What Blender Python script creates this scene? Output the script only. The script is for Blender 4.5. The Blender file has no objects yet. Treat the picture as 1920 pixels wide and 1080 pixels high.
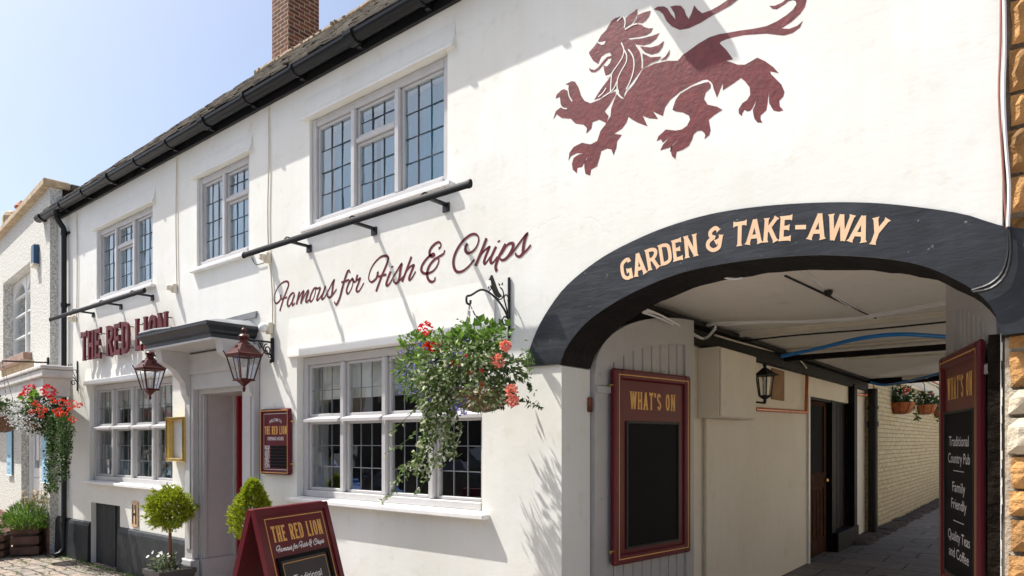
import bpy, bmesh, math, random
from mathutils import Vector, Matrix, noise
from mathutils.geometry import tessellate_polygon
R = math.radians
random.seed(7)
# ------------------------------------------------------------------ camera, light, exposure
sc = bpy.context.scene
col = sc.collection
FOC, CX, HY = 1280.0, 960.0, 828.0      # lens in photo pixels, horizon row
TH = math.atan2(FOC, CX + 648.0)
S_, C_ = math.sin(TH), math.cos(TH)
EYE, D = 1.6, 3.5974
cam = bpy.data.cameras.new('camera'); cam.lens = 24; cam.sensor_width = 36; cam.shift_y = 0.15
cam.clip_start = 0.05; cam.clip_end = 2000
co = bpy.data.objects.new('camera', cam); col.objects.link(co)
co.location = (0, -D, EYE); co.rotation_euler = (R(90), 0, TH)
sc.camera = co
SUN = Vector((-0.565, -0.258, 1.0)).normalized()
w = bpy.data.worlds.new('World'); sc.world = w; w.use_nodes = True
nt = w.node_tree
sky = nt.nodes.new('ShaderNodeTexSky'); sky.sky_type = 'NISHITA'; sky.sun_disc = False
sky.sun_elevation = math.asin(SUN.z); sky.sun_rotation = math.atan2(SUN.x, SUN.y) % (2*math.pi)
sky.air_density = 1.0; sky.dust_density = 3.6; sky.ozone_density = 1.6; sky.altitude = 50
bg = nt.nodes['Background']; bg.inputs[1].default_value = 0.082
nt.links.new(sky.outputs[0], bg.inputs[0])
sl = bpy.data.lights.new('sun', 'SUN'); sl.energy = 3.25; sl.angle = R(0.5); sl.color = (1.0, 0.965, 0.91)
so = bpy.data.objects.new('sun', sl); col.objects.link(so)
so.rotation_euler = SUN.to_track_quat('Z', 'Y').to_euler(); so.location = (-8, -6, 14)
sc.view_settings.view_transform = 'Standard'; sc.view_settings.look = 'None'
sc.view_settings.exposure = 1.25; sc.view_settings.gamma = 1.0
sc.cycles.max_bounces = 10; sc.cycles.diffuse_bounces = 8; sc.cycles.transparent_max_bounces = 12

# ------------------------------------------------------------------ photo -> place helpers
def P(px, py, Y=0.0):                    # point on the plane y = Y
    r = (px-CX)/FOC; d = Y+D
    X = d*(r*C_-S_)/(C_+r*S_); z = -S_*X+C_*d
    return Vector((X, Y, EYE+(HY-py)*z/FOC))
def PX(px, py, X):                       # point on the plane x = X
    r = (px-CX)/FOC
    d = X*(C_+r*S_)/(r*C_-S_); z = -S_*X+C_*d
    return Vector((X, d-D, EYE+(HY-py)*z/FOC))
def PZ(px, py, Z=0.0):                   # point on the level z = Z
    z = FOC*(EYE-Z)/(py-HY); u = (px-CX)/FOC*z
    return Vector((C_*u-S_*z, C_*z+S_*u-D, Z))

# ------------------------------------------------------------------ materials
def nodes(name):
    m = bpy.data.materials.new(name); m.use_nodes = True
    t = m.node_tree; return m, t, t.nodes['Principled BSDF']
def add(t, kind, **kw):
    n = t.nodes.new(kind)
    for k, v in kw.items(): setattr(n, k, v)
    return n
def coords(t, uv=False, scale=(1, 1, 1)):
    tc = add(t, 'ShaderNodeTexCoord'); mp = add(t, 'ShaderNodeMapping')
    mp.inputs['Scale'].default_value = scale
    t.links.new(tc.outputs['UV' if uv else 'Object'], mp.inputs[0]); return mp.outputs[0]
def noise_tex(t, vec, scale, detail=4, rough=.55):
    n = add(t, 'ShaderNodeTexNoise'); n.inputs['Scale'].default_value = scale
    n.inputs['Detail'].default_value = detail; n.inputs['Roughness'].default_value = rough
    t.links.new(vec, n.inputs['Vector']); return n
def ramp(t, fac, stops):
    r = add(t, 'ShaderNodeValToRGB'); e = r.color_ramp.elements
    while len(e) < len(stops): e.new(.5)
    for i, (p, c) in enumerate(stops):
        e[i].position = p; e[i].color = (*c, 1)
    t.links.new(fac, r.inputs[0]); return r.outputs[0]
def sc_(c, k): return tuple(max(0, min(1, v*k)) for v in c)
def mixc(t, fac, a, b, mode='MIX'):
    m = add(t, 'ShaderNodeMix', data_type='RGBA', blend_type=mode)
    if isinstance(fac, (int, float)): m.inputs[0].default_value = fac
    else: t.links.new(fac, m.inputs[0])
    for i, v in ((6, a), (7, b)):
        if isinstance(v, tuple): m.inputs[i].default_value = (*v, 1)
        else: t.links.new(v, m.inputs[i])
    return m.outputs[2]
def bump(t, b, h, strength, dist, prev=None):
    n = add(t, 'ShaderNodeBump'); n.inputs['Strength'].default_value = strength; n.inputs['Distance'].default_value = dist
    t.links.new(h, n.inputs['Height'])
    if prev: t.links.new(prev, n.inputs['Normal'])
    t.links.new(n.outputs[0], b.inputs['Normal']); return n.outputs[0]
def M(name, c, rough=.6, var=.12, vs=6, bmp=0, bs=40, metal=0, spec=.5, coat=0, island=0, bd=.004):
    m, t, b = nodes(name)
    v = coords(t); n = noise_tex(t, v, vs)
    out = ramp(t, n.outputs[0], [(.3, sc_(c, 1-var)), (.7, sc_(c, 1+var))])
    if island:
        g = add(t, 'ShaderNodeNewGeometry')
        k = ramp(t, g.outputs['Random Per Island'], [(0, (1-island,)*3), (1, (1,)*3)])
        out = mixc(t, 1.0, out, k, 'MULTIPLY')
    t.links.new(out, b.inputs['Base Color'])
    b.inputs['Roughness'].default_value = rough; b.inputs['Metallic'].default_value = metal
    b.inputs['Specular IOR Level'].default_value = spec; b.inputs['Coat Weight'].default_value = coat
    b.inputs['Coat Roughness'].default_value = .1
    if bmp: bump(t, b, noise_tex(t, v, bs, 5).outputs[0], bmp, bd)
    return m
def M_render(name, c, c2, big=.16, fine=.16, wear=0):
    m, t, b = nodes(name); v = coords(t)
    n1 = noise_tex(t, v, 1.1, 3); n2 = noise_tex(t, v, 7, 6, .6)
    out = ramp(t, n1.outputs[0], [(.35, c), (.68, c2)])
    sp = ramp(t, n2.outputs[0], [(.26, (.90, .88, .84)), (.42, (1, 1, 1))])
    out = mixc(t, 1.0, out, sp, 'MULTIPLY')
    if wear:                             # rain streaks and faint repaired patches in the paint
        st = add(t, 'ShaderNodeVectorMath', operation='MULTIPLY'); st.inputs[1].default_value = (5.5, 5.5, .35); t.links.new(v, st.inputs[0])
        k = ramp(t, noise_tex(t, st.outputs[0], 1.6, 5, .7).outputs[0], [(.40, (.93, .915, .88)), (.58, (1, 1, 1))]); out = mixc(t, .28, out, mixc(t, 1.0, out, k, 'MULTIPLY'))
        k = ramp(t, noise_tex(t, v, .9, 2, .4).outputs[0], [(.50, (1, 1, 1)), (.53, (.975, .972, .955))]); out = mixc(t, 1.0, out, k, 'MULTIPLY')
    t.links.new(out, b.inputs['Base Color']); b.inputs['Roughness'].default_value = .55
    b.inputs['Specular IOR Level'].default_value = .3
    p = bump(t, b, noise_tex(t, v, 2.6, 2).outputs[0], big, .03)
    if wear:                             # hairline cracks
        wn = noise_tex(t, v, 3.5, 3); wv = add(t, 'ShaderNodeVectorMath', operation='MULTIPLY_ADD'); wv.inputs[1].default_value = (.35, .35, .35)
        t.links.new(wn.outputs['Color'], wv.inputs[0]); t.links.new(v, wv.inputs[2])
        vo = add(t, 'ShaderNodeTexVoronoi', feature='DISTANCE_TO_EDGE'); vo.inputs['Scale'].default_value = .75; t.links.new(wv.outputs[0], vo.inputs['Vector'])
        cr = ramp(t, vo.outputs['Distance'], [(0, (0, 0, 0)), (.006, (1, 1, 1))]); mk = ramp(t, noise_tex(t, v, 1.3, 2).outputs[0], [(.50, (1, 1, 1)), (.60, (0, 0, 0))])
        p = bump(t, b, mixc(t, 1.0, cr, mk, 'LIGHTEN'), .14, .003, p)
    vs = add(t, 'ShaderNodeVectorMath', operation='MULTIPLY'); vs.inputs[1].default_value = (1, 1, 1.6)
    t.links.new(v, vs.inputs[0])
    bump(t, b, noise_tex(t, vs.outputs[0], 16, 7, .62).outputs[0], fine, .008, p)
    return m
def M_brick(name, c1, c2, mortar, bw=.225, bh=.075, ms=.01, bmp=.8, rough=.85, noisek=.35, off=.5, warp=0, bd=.012, mixn=None):
    m, t, b = nodes(name); v = coords(t, True)
    if warp:
        wn = noise_tex(t, v, 3, 3); d = add(t, 'ShaderNodeVectorMath', operation='SUBTRACT'); d.inputs[1].default_value = (.5, .5, .5)
        t.links.new(wn.outputs['Color'], d.inputs[0])
        k = add(t, 'ShaderNodeVectorMath', operation='SCALE'); k.inputs['Scale'].default_value = warp
        t.links.new(d.outputs[0], k.inputs[0])
        a = add(t, 'ShaderNodeVectorMath', operation='ADD'); t.links.new(v, a.inputs[0]); t.links.new(k.outputs[0], a.inputs[1]); v = a.outputs[0]
    br = add(t, 'ShaderNodeTexBrick', offset=off)
    for k_, v_ in (('Scale', 1), ('Mortar Size', ms), ('Mortar Smooth', .25), ('Bias', 0), ('Brick Width', bw), ('Row Height', bh)):
        br.inputs[k_].default_value = v_
    br.inputs['Color1'].default_value = (*c1, 1); br.inputs['Color2'].default_value = (*c2, 1); br.inputs['Mortar'].default_value = (*mortar, 1)
    t.links.new(v, br.inputs['Vector'])
    n = noise_tex(t, v, 9, 6, .65)
    k = ramp(t, n.outputs[0], [(.3, (1-noisek,)*3), (.72, (1+noisek*.3,)*3)])
    out = mixc(t, 1.0, br.outputs['Color'], k, 'MULTIPLY')
    t.links.new(out, b.inputs['Base Color']); b.inputs['Roughness'].default_value = rough
    b.inputs['Specular IOR Level'].default_value = .25
    inv = add(t, 'ShaderNodeMath', operation='SUBTRACT'); inv.inputs[0].default_value = 1; t.links.new(br.outputs['Fac'], inv.inputs[1])
    ad = add(t, 'ShaderNodeMath', operation='MULTIPLY_ADD'); ad.inputs[1].default_value = .5
    t.links.new(noise_tex(t, v, 30, 5).outputs[0], ad.inputs[0]); t.links.new(inv.outputs[0], ad.inputs[2])
    bump(t, b, ad.outputs[0], bmp, bd)
    return m
def M_glass(name, tint=(.85, .9, .9), ior=.08):
    m = bpy.data.materials.new(name); m.use_nodes = True; t = m.node_tree
    t.nodes.remove(t.nodes['Principled BSDF']); o = t.nodes['Material Output']
    tr = add(t, 'ShaderNodeBsdfTransparent'); tr.inputs[0].default_value = (*tint, 1)
    gl = add(t, 'ShaderNodeBsdfGlossy'); gl.inputs['Roughness'].default_value = .015; gl.inputs[0].default_value = (.95, .98, 1, 1)
    lw_ = add(t, 'ShaderNodeLayerWeight'); lw_.inputs[0].default_value = .5
    pw = add(t, 'ShaderNodeMath', operation='POWER'); pw.inputs[1].default_value = 4; t.links.new(lw_.outputs['Facing'], pw.inputs[0])
    fr = add(t, 'ShaderNodeMapRange'); fr.inputs['To Min'].default_value = ior; fr.inputs['To Max'].default_value = 1; t.links.new(pw.outputs[0], fr.inputs[0])
    bp = add(t, 'ShaderNodeBump'); bp.inputs['Strength'].default_value = .06; bp.inputs['Distance'].default_value = .02
    t.links.new(noise_tex(t, coords(t), 5, 1).outputs[0], bp.inputs['Height'])
    t.links.new(bp.outputs[0], gl.inputs['Normal'])
    mx = add(t, 'ShaderNodeMixShader'); t.links.new(fr.outputs[0], mx.inputs[0])
    t.links.new(tr.outputs[0], mx.inputs[1]); t.links.new(gl.outputs[0], mx.inputs[2]); t.links.new(mx.outputs[0], o.inputs[0])
    return m
def M_leaf(name, c1, c2, edge=None, trans=.35, rough=.5, cut=.45):
    m = bpy.data.materials.new(name); m.use_nodes = True; t = m.node_tree; b = t.nodes['Principled BSDF']; o = t.nodes['Material Output']
    g = add(t, 'ShaderNodeNewGeometry')
    st = [(0, c1), (.75, c2)]
    if edge: st = [(0, c1), (cut, c2), (cut+.06, edge), (1, edge)]
    cc = ramp(t, g.outputs['Random Per Island'], st)
    t.links.new(cc, b.inputs['Base Color']); b.inputs['Roughness'].default_value = rough; b.inputs['Specular IOR Level'].default_value = .35
    tl = add(t, 'ShaderNodeBsdfTranslucent'); t.links.new(cc, tl.inputs[0])
    mx = add(t, 'ShaderNodeMixShader'); mx.inputs[0].default_value = trans
    t.links.new(b.outputs[0], mx.inputs[1]); t.links.new(tl.outputs[0], mx.inputs[2]); t.links.new(mx.outputs[0], o.inputs[0])
    return m
def M_emit(name, c, k):
    m, t, b = nodes(name); b.inputs['Emission Color'].default_value = (*c, 1); b.inputs['Emission Strength'].default_value = k
    b.inputs['Base Color'].default_value = (*c, 1); return m

WALL = M_render('white_render', (.775, .770, .715), (.815, .815, .775), wear=1)
WALLIN = M_render('passage_render', (.80, .745, .64), (.83, .775, .67), .2, .15, wear=1)
CEIL = M_render('passage_ceiling_paint', (.83, .79, .71), (.86, .82, .75), .12, .08, wear=1)
GREYW = M('grey_joinery_paint', (.49, .48, .475), .30, .05, 8, .25, 60, bd=.002)
SILLW = M('white_sill_paint', (.80, .79, .77), .4, .05, 8, .15, 50, bd=.002)
WHITE = M('white_gloss_paint', (.80, .80, .79), .35, .04)
BLACK = M('black_metal_paint', (.012, .012, .013), .45, .2, spec=.35)
GUTT = M('black_gutter_plastic', (.009, .0095, .010), .32, .25, 3, spec=.3)
TROU = M('black_trough_paint', (.007, .007, .008), .6, .2, spec=.2)
def M_band():
    m, t, b = nodes('dark_slate_paint'); v = coords(t)
    out = ramp(t, noise_tex(t, v, 3.5, 6, .65).outputs[0], [(.30, (.018, .020, .024)), (.55, (.028, .032, .038)), (.75, (.045, .050, .058))])
    chips = ramp(t, noise_tex(t, v, 26, 3, .6).outputs[0], [(.715, (0, 0, 0)), (.74, (1, 1, 1))])
    out = mixc(t, chips, out, (.09, .095, .10)); t.links.new(out, b.inputs['Base Color'])
    b.inputs['Roughness'].default_value = .42; b.inputs['Specular IOR Level'].default_value = .4
    vs = add(t, 'ShaderNodeVectorMath', operation='MULTIPLY'); vs.inputs[1].default_value = (.6, 1, 2.2); t.links.new(v, vs.inputs[0])
    p = bump(t, b, noise_tex(t, vs.outputs[0], 7, 5, .6).outputs[0], .38, .012); bump(t, b, chips, .5, .004, p); return m
BAND = M_band()
SOFF = M('black_soffit_paint', (.009, .008, .008), .65, .3, 9, .6, 25, spec=.2, bd=.01)
GATEP = M('grey_gate_paint', (.40, .39, .385), .32, .05, 8, .25, 60, bd=.002)
PLINTH = M('plinth_paint', (.028, .032, .035), .55, .25, 5, .5, 12, spec=.3, bd=.015)
STRAW = M_leaf('straw_seed_head', (.40, .30, .16), (.55, .45, .28), None, .2)
LEAD = M('lead_came', (.22, .23, .24), .45, .1, metal=.6)
LEADD = M('dark_lead_came', (.045, .047, .05), .5, .1, metal=.4)
GLASS = M_glass('window_glass', (.84, .88, .88), .15)
GLASSU = M_glass('upper_window_glass', (.82, .93, .97), .20)
GLASSL = M_glass('lantern_glass', (.95, .96, .96), .05)
MAROON = M('maroon_wall_paint', (.150, .024, .023), .40, .28, 16, .6, 34, spec=.5, bd=.004)
MAROONT = M('maroon_lettering_paint', (.115, .013, .018), .45, .15, spec=.3)
MAROONG = M('maroon_gloss_paint', (.115, .008, .014), .35, .08, spec=.3, coat=.04)
LANT = M('oxblood_lantern_paint', (.060, .006, .006), .42, .2, coat=.0, spec=.35)
CREAMT = M('cream_lettering_paint', (.80, .53, .32), .5, .08)
GOLDT = M('gold_lettering_paint', (.72, .38, .09), .45, .08)
WHITET = M('white_lettering', (.78, .76, .74), .5, .04)
CHALK = M('blackboard', (.005, .005, .006), .6, .2, spec=.1)
BRASS = M('polished_brass', (.78, .53, .16), .2, .12, metal=1)
PAPER = M('menu_paper', (.80, .81, .83), .6, .05)
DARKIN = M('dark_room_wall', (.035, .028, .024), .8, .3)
CARPET = M('room_floor', (.05, .025, .02), .9, .3)
CURT = M('pale_curtain', (.40, .58, .68), .85, .1, 5)
CURTT = M('teal_curtain', (.07, .36, .47), .8, .1, 5)
REFL = M('reflection_cream', (.74, .72, .66), .8, .06, 5)  # colour of the sheets that imitate bright reflections in the glass
SLATE = M('roof_slate', (.36, .33, .285), .8, .3, 9, .5, 40, island=.45, bd=.004)
MOSS = M('mossy_ridge', (.24, .18, .115), .9, .5, 14, .8, 30, bd=.03)
CHIM = M_brick('chimney_brick', (.23, .072, .034), (.095, .034, .024), (.36, .27, .18), .215, .075, .011, .9)
YARD = M_brick('painted_yard_brick', (.68, .57, .36), (.60, .49, .28), (.44, .36, .22), .225, .08, .009, 1.0, .75, .34, .5, .03)
PAVE = M_brick('stone_setts', (.37, .29, .23), (.27, .24, .21), (.10, .085, .065), .30, .17, .014, .9, .85, .4, .45, .16, .02)
FLAG = M_brick('flagstones', (.25, .22, .19), (.19, .17, .15), (.08, .07, .06), .75, .55, .012, .7, .75, .35, .4, .05, .012)
ASPH = M('pale_road_surface', (.42, .41, .395), .9, .25, 20, .5, 120, bd=.006)
KERB = M('kerb_stone', (.30, .29, .27), .85, .2, 9, .4, 50)
STONE = M('ironstone', (.47, .245, .085), .9, .5, 5, 1.0, 22, island=.35, bd=.03)
STONEP = M('pale_limestone', (.52, .45, .34), .9, .2, 8, .9, 25, bd=.02)
MORTAR = M('lime_mortar', (.48, .42, .33), .95, .2, 12, .8, 40, bd=.015)
DASH = M('pebbledash', (.73, .68, .61), .9, .5, 38, 1.0, 48, bd=.032)
DASHT = M('tan_stone_trim', (.46, .35, .22), .85, .3, 8, .5, 30)
CABLE = M('cream_cable', (.66, .60, .48), .5, .1)
CABLEW = M('white_cable', (.74, .73, .72), .4, .05)
CABLEP = M('brown_cable', (.26, .10, .07), .5, .1)
COPPER = M('copper_pipe', (.62, .20, .09), .3, .2, metal=.6)
BLUEP = M('blue_pipe', (.006, .20, .60), .4, .08)
WOOD = M('crate_wood', (.115, .062, .042), .8, .35, 7, .6, 40)
DOORW = M('dark_stained_door', (.060, .022, .010), .8, .4, 5, spec=.06)
FDOOR = M('maroon_door_gloss', (.26, .012, .02), .3, .08, spec=.4)
GLASSD = M('dark_door_glass', (.012, .013, .013), .75, .2, spec=.05)
POSTM = M('tarred_timber', (.012, .009, .007), .95, .5, 12, 1.0, 30, spec=.05, bd=.02)
TRUNK = M('bark', (.22, .085, .035), .85, .3, 20, .5, 40)
SOIL = M('soil', (.06, .04, .03), .95, .4, 30, .8, 50)
POT = M('charcoal_planter', (.045, .043, .045), .45, .2)
TERRA = M('terracotta_liner', (.34, .10, .03), .8, .3, 12, .4, 40)
COIR = M('coir_liner', (.20, .11, .065), .95, .4, 25, .8, 60)
BANBLUE = M('pale_blue_banner', (.30, .55, .70), .6, .1)
LIME = M_leaf('lime_conifer', (.12, .19, .012), (.44, .50, .035), None, .3)
LEAFM = M_leaf('mid_leaf', (.05, .12, .015), (.16, .28, .04))
LEAFB = M_leaf('grey_green_leaf', (.05, .095, .03), (.15, .21, .075))
LEAFD = M_leaf('dark_leaf', (.025, .055, .012), (.06, .11, .025))
LEAFV = M_leaf('variegated_leaf', (.07, .12, .035), (.17, .24, .07), (.50, .53, .36), cut=.66)
LEAFG = M_leaf('silver_leaf', (.09, .13, .06), (.22, .26, .15))
F_RED = M_leaf('red_petal', (.62, .012, .015), (.80, .03, .03), None, .2)
F_ORG = M_leaf('orange_petal', (.68, .045, .015), (.80, .09, .03), None, .2)
F_PEA = M_leaf('peach_petal', (.82, .26, .19), (.86, .36, .27), None, .2)
F_BLU = M_leaf('violet_petal', (.12, .10, .50), (.24, .20, .65), None, .2)
F_WHI = M_leaf('white_petal', (.72, .72, .70), (.82, .82, .80), None, .2)
# ------------------------------------------------------------------ mesh building
ORG = {}
class MB:
    def __init__(s): s.v = []; s.f = []; s.mi = []; s.mats = []; s.cm = 0
    def mat(s, m):
        if m not in s.mats: s.mats.append(m)
        s.cm = s.mats.index(m); return s
    def face(s, idx): s.f.append(tuple(idx)); s.mi.append(s.cm)
    def poly(s, pts):
        b = len(s.v); s.v += [Vector(p) for p in pts]; s.face(range(b, b+len(pts))); return s
    def box(s, a, b, bev=0):
        a, b = Vector(a), Vector(b)
        lo = Vector(map(min, a, b)); hi = Vector(map(max, a, b))
        k = min(bev, min(hi-lo)*.45) if bev else 0
        if not k:
            c = [Vector((x, y, z)) for x in (lo.x, hi.x) for y in (lo.y, hi.y) for z in (lo.z, hi.z)]
            n = len(s.v); s.v += c
            for q in ((0,1,3,2),(4,6,7,5),(0,4,5,1),(2,3,7,6),(0,2,6,4),(1,5,7,3)): s.face([n+i for i in q])
            return s
        bm = bmesh.new(); bmesh.ops.create_cube(bm, size=1)
        for v in bm.verts: v.co = Vector(((lo[i]+hi[i])/2+v.co[i]*(hi[i]-lo[i]) for i in range(3)))
        bmesh.ops.bevel(bm, geom=bm.edges[:], offset=k, segments=1, affect='EDGES', profile=.5)
        s.bm(bm); return s
    def bm(s, bm, mtx=None):
        n = len(s.v); bm.verts.index_update()
        s.v += [(mtx @ v.co if mtx else v.co.copy()) for v in bm.verts]
        for f in bm.faces: s.face([n+v.index for v in f.verts])
        bm.free()
    def mesh(s, me, mtx):
        n = len(s.v); s.v += [mtx @ v.co for v in me.vertices]
        for p in me.polygons: s.face([n+i for i in p.vertices])
    def prism(s, pts, axis, a, b):       # polygon in the other two axes, swept a..b along axis
        n = len(pts); o = len(s.v)
        for t in (a, b):
            for u, v in pts: s.v.append(Vector({'x': (t, u, v), 'y': (u, t, v), 'z': (u, v, t)}[axis]))
        for i in range(n):
            j = (i+1) % n; s.face((o+i, o+j, o+n+j, o+n+i))
        for tri in tessellate_polygon([[Vector((u, v, 0)) for u, v in pts]]):
            s.face([o+i for i in tri]); s.face([o+n+i for i in reversed(tri)])
        return s
    def tube(s, pts, r, n=8, cap=True, smooth=0, rr=None):
        pts = [Vector(p) for p in pts]
        if smooth: pts = crom(pts, smooth)
        o = len(s.v); m = len(pts); up = None
        for i, p in enumerate(pts):
            d = (pts[min(i+1, m-1)]-pts[max(i-1, 0)]).normalized()
            if up is None:
                up = Vector((0, 0, 1)) if abs(d.z) < .9 else Vector((1, 0, 0))
            a = d.cross(up); a = a.normalized() if a.length > 1e-6 else Vector((1, 0, 0)); b = a.cross(d).normalized(); up = b
            k = rr[i*(len(rr)-1)//max(1, m-1)] if rr else r
            for j in range(n):
                t = 2*math.pi*j/n; s.v.append(p+(a*math.cos(t)+b*math.sin(t))*k)
        for i in range(m-1):
            for j in range(n):
                j2 = (j+1) % n; s.face((o+i*n+j, o+i*n+j2, o+(i+1)*n+j2, o+(i+1)*n+j))
        if cap:
            s.face([o+j for j in reversed(range(n))]); s.face([o+(m-1)*n+j for j in range(n)])
        return s
    def lathe(s, c, prof, n=16, ang=0, sx=1, sy=1):
        c = Vector(c); o = len(s.v); m = len(prof)
        for r, z in prof:
            for j in range(n):
                t = 2*math.pi*j/n+ang; s.v.append(c+Vector((r*math.cos(t)*sx, r*math.sin(t)*sy, z)))
        for i in range(m-1):
            for j in range(n):
                j2 = (j+1) % n; s.face((o+i*n+j, o+i*n+j2, o+(i+1)*n+j2, o+(i+1)*n+j))
        s.face([o+j for j in reversed(range(n))]); s.face([o+(m-1)*n+j for j in range(n)])
        return s
    def leaf(s, p, d, n, L, W, fold=.25):
        d = d.normalized(); a = d.cross(n)
        if a.length < 1e-4: a = d.orthogonal()
        a = a.normalized(); n = a.cross(d)
        o = len(s.v)
        s.v += [p, p+d*L*.45+a*W*.5+n*W*fold, p+d*L, p+d*L*.45-a*W*.5+n*W*fold]
        s.face((o, o+1, o+2)); s.face((o, o+2, o+3))
    def build(s, name, mat=None, parent=None, smooth=False, local=False, loc=None, uv=True):
        me = bpy.data.meshes.new(name)
        org = Vector(loc) if loc is not None else (ORG.get(parent.name, Vector()) if parent else Vector())
        if local: org = Vector()
        me.from_pydata([v-org for v in s.v], [], s.f)
        if mat is not None and not s.mats: me.materials.append(mat)
        for m in s.mats: me.materials.append(m)
        if s.mats: me.polygons.foreach_set('material_index', s.mi)
        me.update()
        if uv:
            ul = me.uv_layers.new(name='UVMap')
            for p in me.polygons:
                n = p.normal; ax = max(range(3), key=lambda i: abs(n[i]))
                for li in p.loop_indices:
                    c = s.v[me.loops[li].vertex_index]
                    ul.data[li].uv = (c.y, c.z) if ax == 0 else (c.x, c.z) if ax == 1 else (c.x, c.y)
        if smooth: me.polygons.foreach_set('use_smooth', [True]*len(me.polygons))
        o = bpy.data.objects.new(name, me); col.objects.link(o)
        if parent: o.parent = parent; ORG[o.name] = ORG.get(parent.name, Vector())
        elif loc is not None: o.location = org; ORG[o.name] = org
        return o
def smooth_by_angle(o, deg=35):
    bm = bmesh.new(); bm.from_mesh(o.data)
    bmesh.ops.remove_doubles(bm, verts=bm.verts, dist=1e-5)
    bmesh.ops.recalc_face_normals(bm, faces=bm.faces)
    for f in bm.faces: f.smooth = True
    for e in bm.edges:
        if len(e.link_faces) == 2 and e.calc_face_angle(0) > R(deg): e.smooth = False
    bm.to_mesh(o.data); bm.free(); return o
def crom(pts, k=6, closed=False):
    out = []; n = len(pts)
    g = (lambda i: pts[i % n]) if closed else (lambda i: pts[max(0, min(n-1, i))])
    for i in range(n if closed else n-1):
        a, b, c, d = g(i-1), g(i), g(i+1), g(i+2)
        for j in range(k):
            t = j/k
            out.append(.5*((2*b)+(c-a)*t+(2*a-5*b+4*c-d)*t*t+(3*b-a-3*c+d)*t**3))
    if not closed: out.append(pts[-1])
    return out
def tag(o, label=None, cat=None, group=None, kind=None):
    for k, v in (('label', label), ('category', cat), ('group', group), ('kind', kind)):
        if v: o[k] = v
    return o
def split(o, tol=.003):                   # one object for each separate piece of a mesh
    bm = bmesh.new(); bm.from_mesh(o.data); bm.verts.ensure_lookup_table()
    seen = [-1]*len(bm.verts); boxes = []
    for v in bm.verts:
        if seen[v.index] >= 0: continue
        k = len(boxes); st = [v]; seen[v.index] = k; lo, hi = v.co.copy(), v.co.copy()
        while st:
            q = st.pop(); lo = Vector(map(min, lo, q.co)); hi = Vector(map(max, hi, q.co))
            for e in q.link_edges:
                p = e.other_vert(q)
                if seen[p.index] < 0: seen[p.index] = k; st.append(p)
        boxes.append([lo, hi])
    root = list(range(len(boxes)))
    def f(i):
        while root[i] != i: i = root[i]
        return i
    for i in range(len(boxes)):
        for j in range(i):
            a, b = boxes[i], boxes[j]
            if all(a[0][k] <= b[1][k]+tol and b[0][k] <= a[1][k]+tol for k in range(3)): root[f(i)] = f(j)
    gr = sorted(set(f(i) for i in range(len(boxes))))
    if len(gr) < 2: bm.free(); return [o]
    out = [o]; nm = o.name.split('.')[0]
    for n, g_ in enumerate(gr):
        b2 = bm.copy(); b2.verts.index_update(); b2.verts.ensure_lookup_table()
        bmesh.ops.delete(b2, geom=[v for v in b2.verts if f(seen[v.index]) != g_], context='VERTS')
        if n == 0: first = b2; continue
        c = o.copy(); c.data = o.data.copy(); c.name = nm; b2.to_mesh(c.data); b2.free(); col.objects.link(c); out.append(c)
    first.to_mesh(o.data); first.free(); bm.free(); return out
def thing(name, loc, label, cat, group=None, rz=0):
    o = bpy.data.objects.new(name, None); col.objects.link(o); o.empty_display_size = .1
    o.location = loc; o.rotation_euler = (0, 0, rz); ORG[o.name] = Vector(loc)
    return tag(o, label, cat, group)
def copy_tree(o, parent=None):
    c = o.copy(); col.objects.link(c); c.parent = parent
    for ch in [x for x in bpy.data.objects if x.parent == o]: copy_tree(ch, c)
    return c
def solid2d(outer, holes, y0, y1):       # plate with holes in the x-z plane, from y0 to y1
    cu = bpy.data.curves.new('tmp', 'CURVE'); cu.dimensions = '2D'; cu.fill_mode = 'BOTH'; cu.extrude = abs(y1-y0)/2
    for ring in [outer]+holes:
        sp = cu.splines.new('POLY'); sp.points.add(len(ring)-1); sp.use_cyclic_u = True
        for i, (x, z) in enumerate(ring): sp.points[i].co = (x, z, 0, 1)
    ob = bpy.data.objects.new('tmp', cu); col.objects.link(ob)
    dg = bpy.context.evaluated_depsgraph_get(); me = bpy.data.meshes.new_from_object(ob.evaluated_get(dg))
    bpy.data.objects.remove(ob); bpy.data.curves.remove(cu)
    mb = MB(); mb.mesh(me, Matrix(((1, 0, 0, 0), (0, 0, 1, (y0+y1)/2), (0, 1, 0, 0), (0, 0, 0, 1)))); bpy.data.meshes.remove(me)
    return mb
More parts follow.
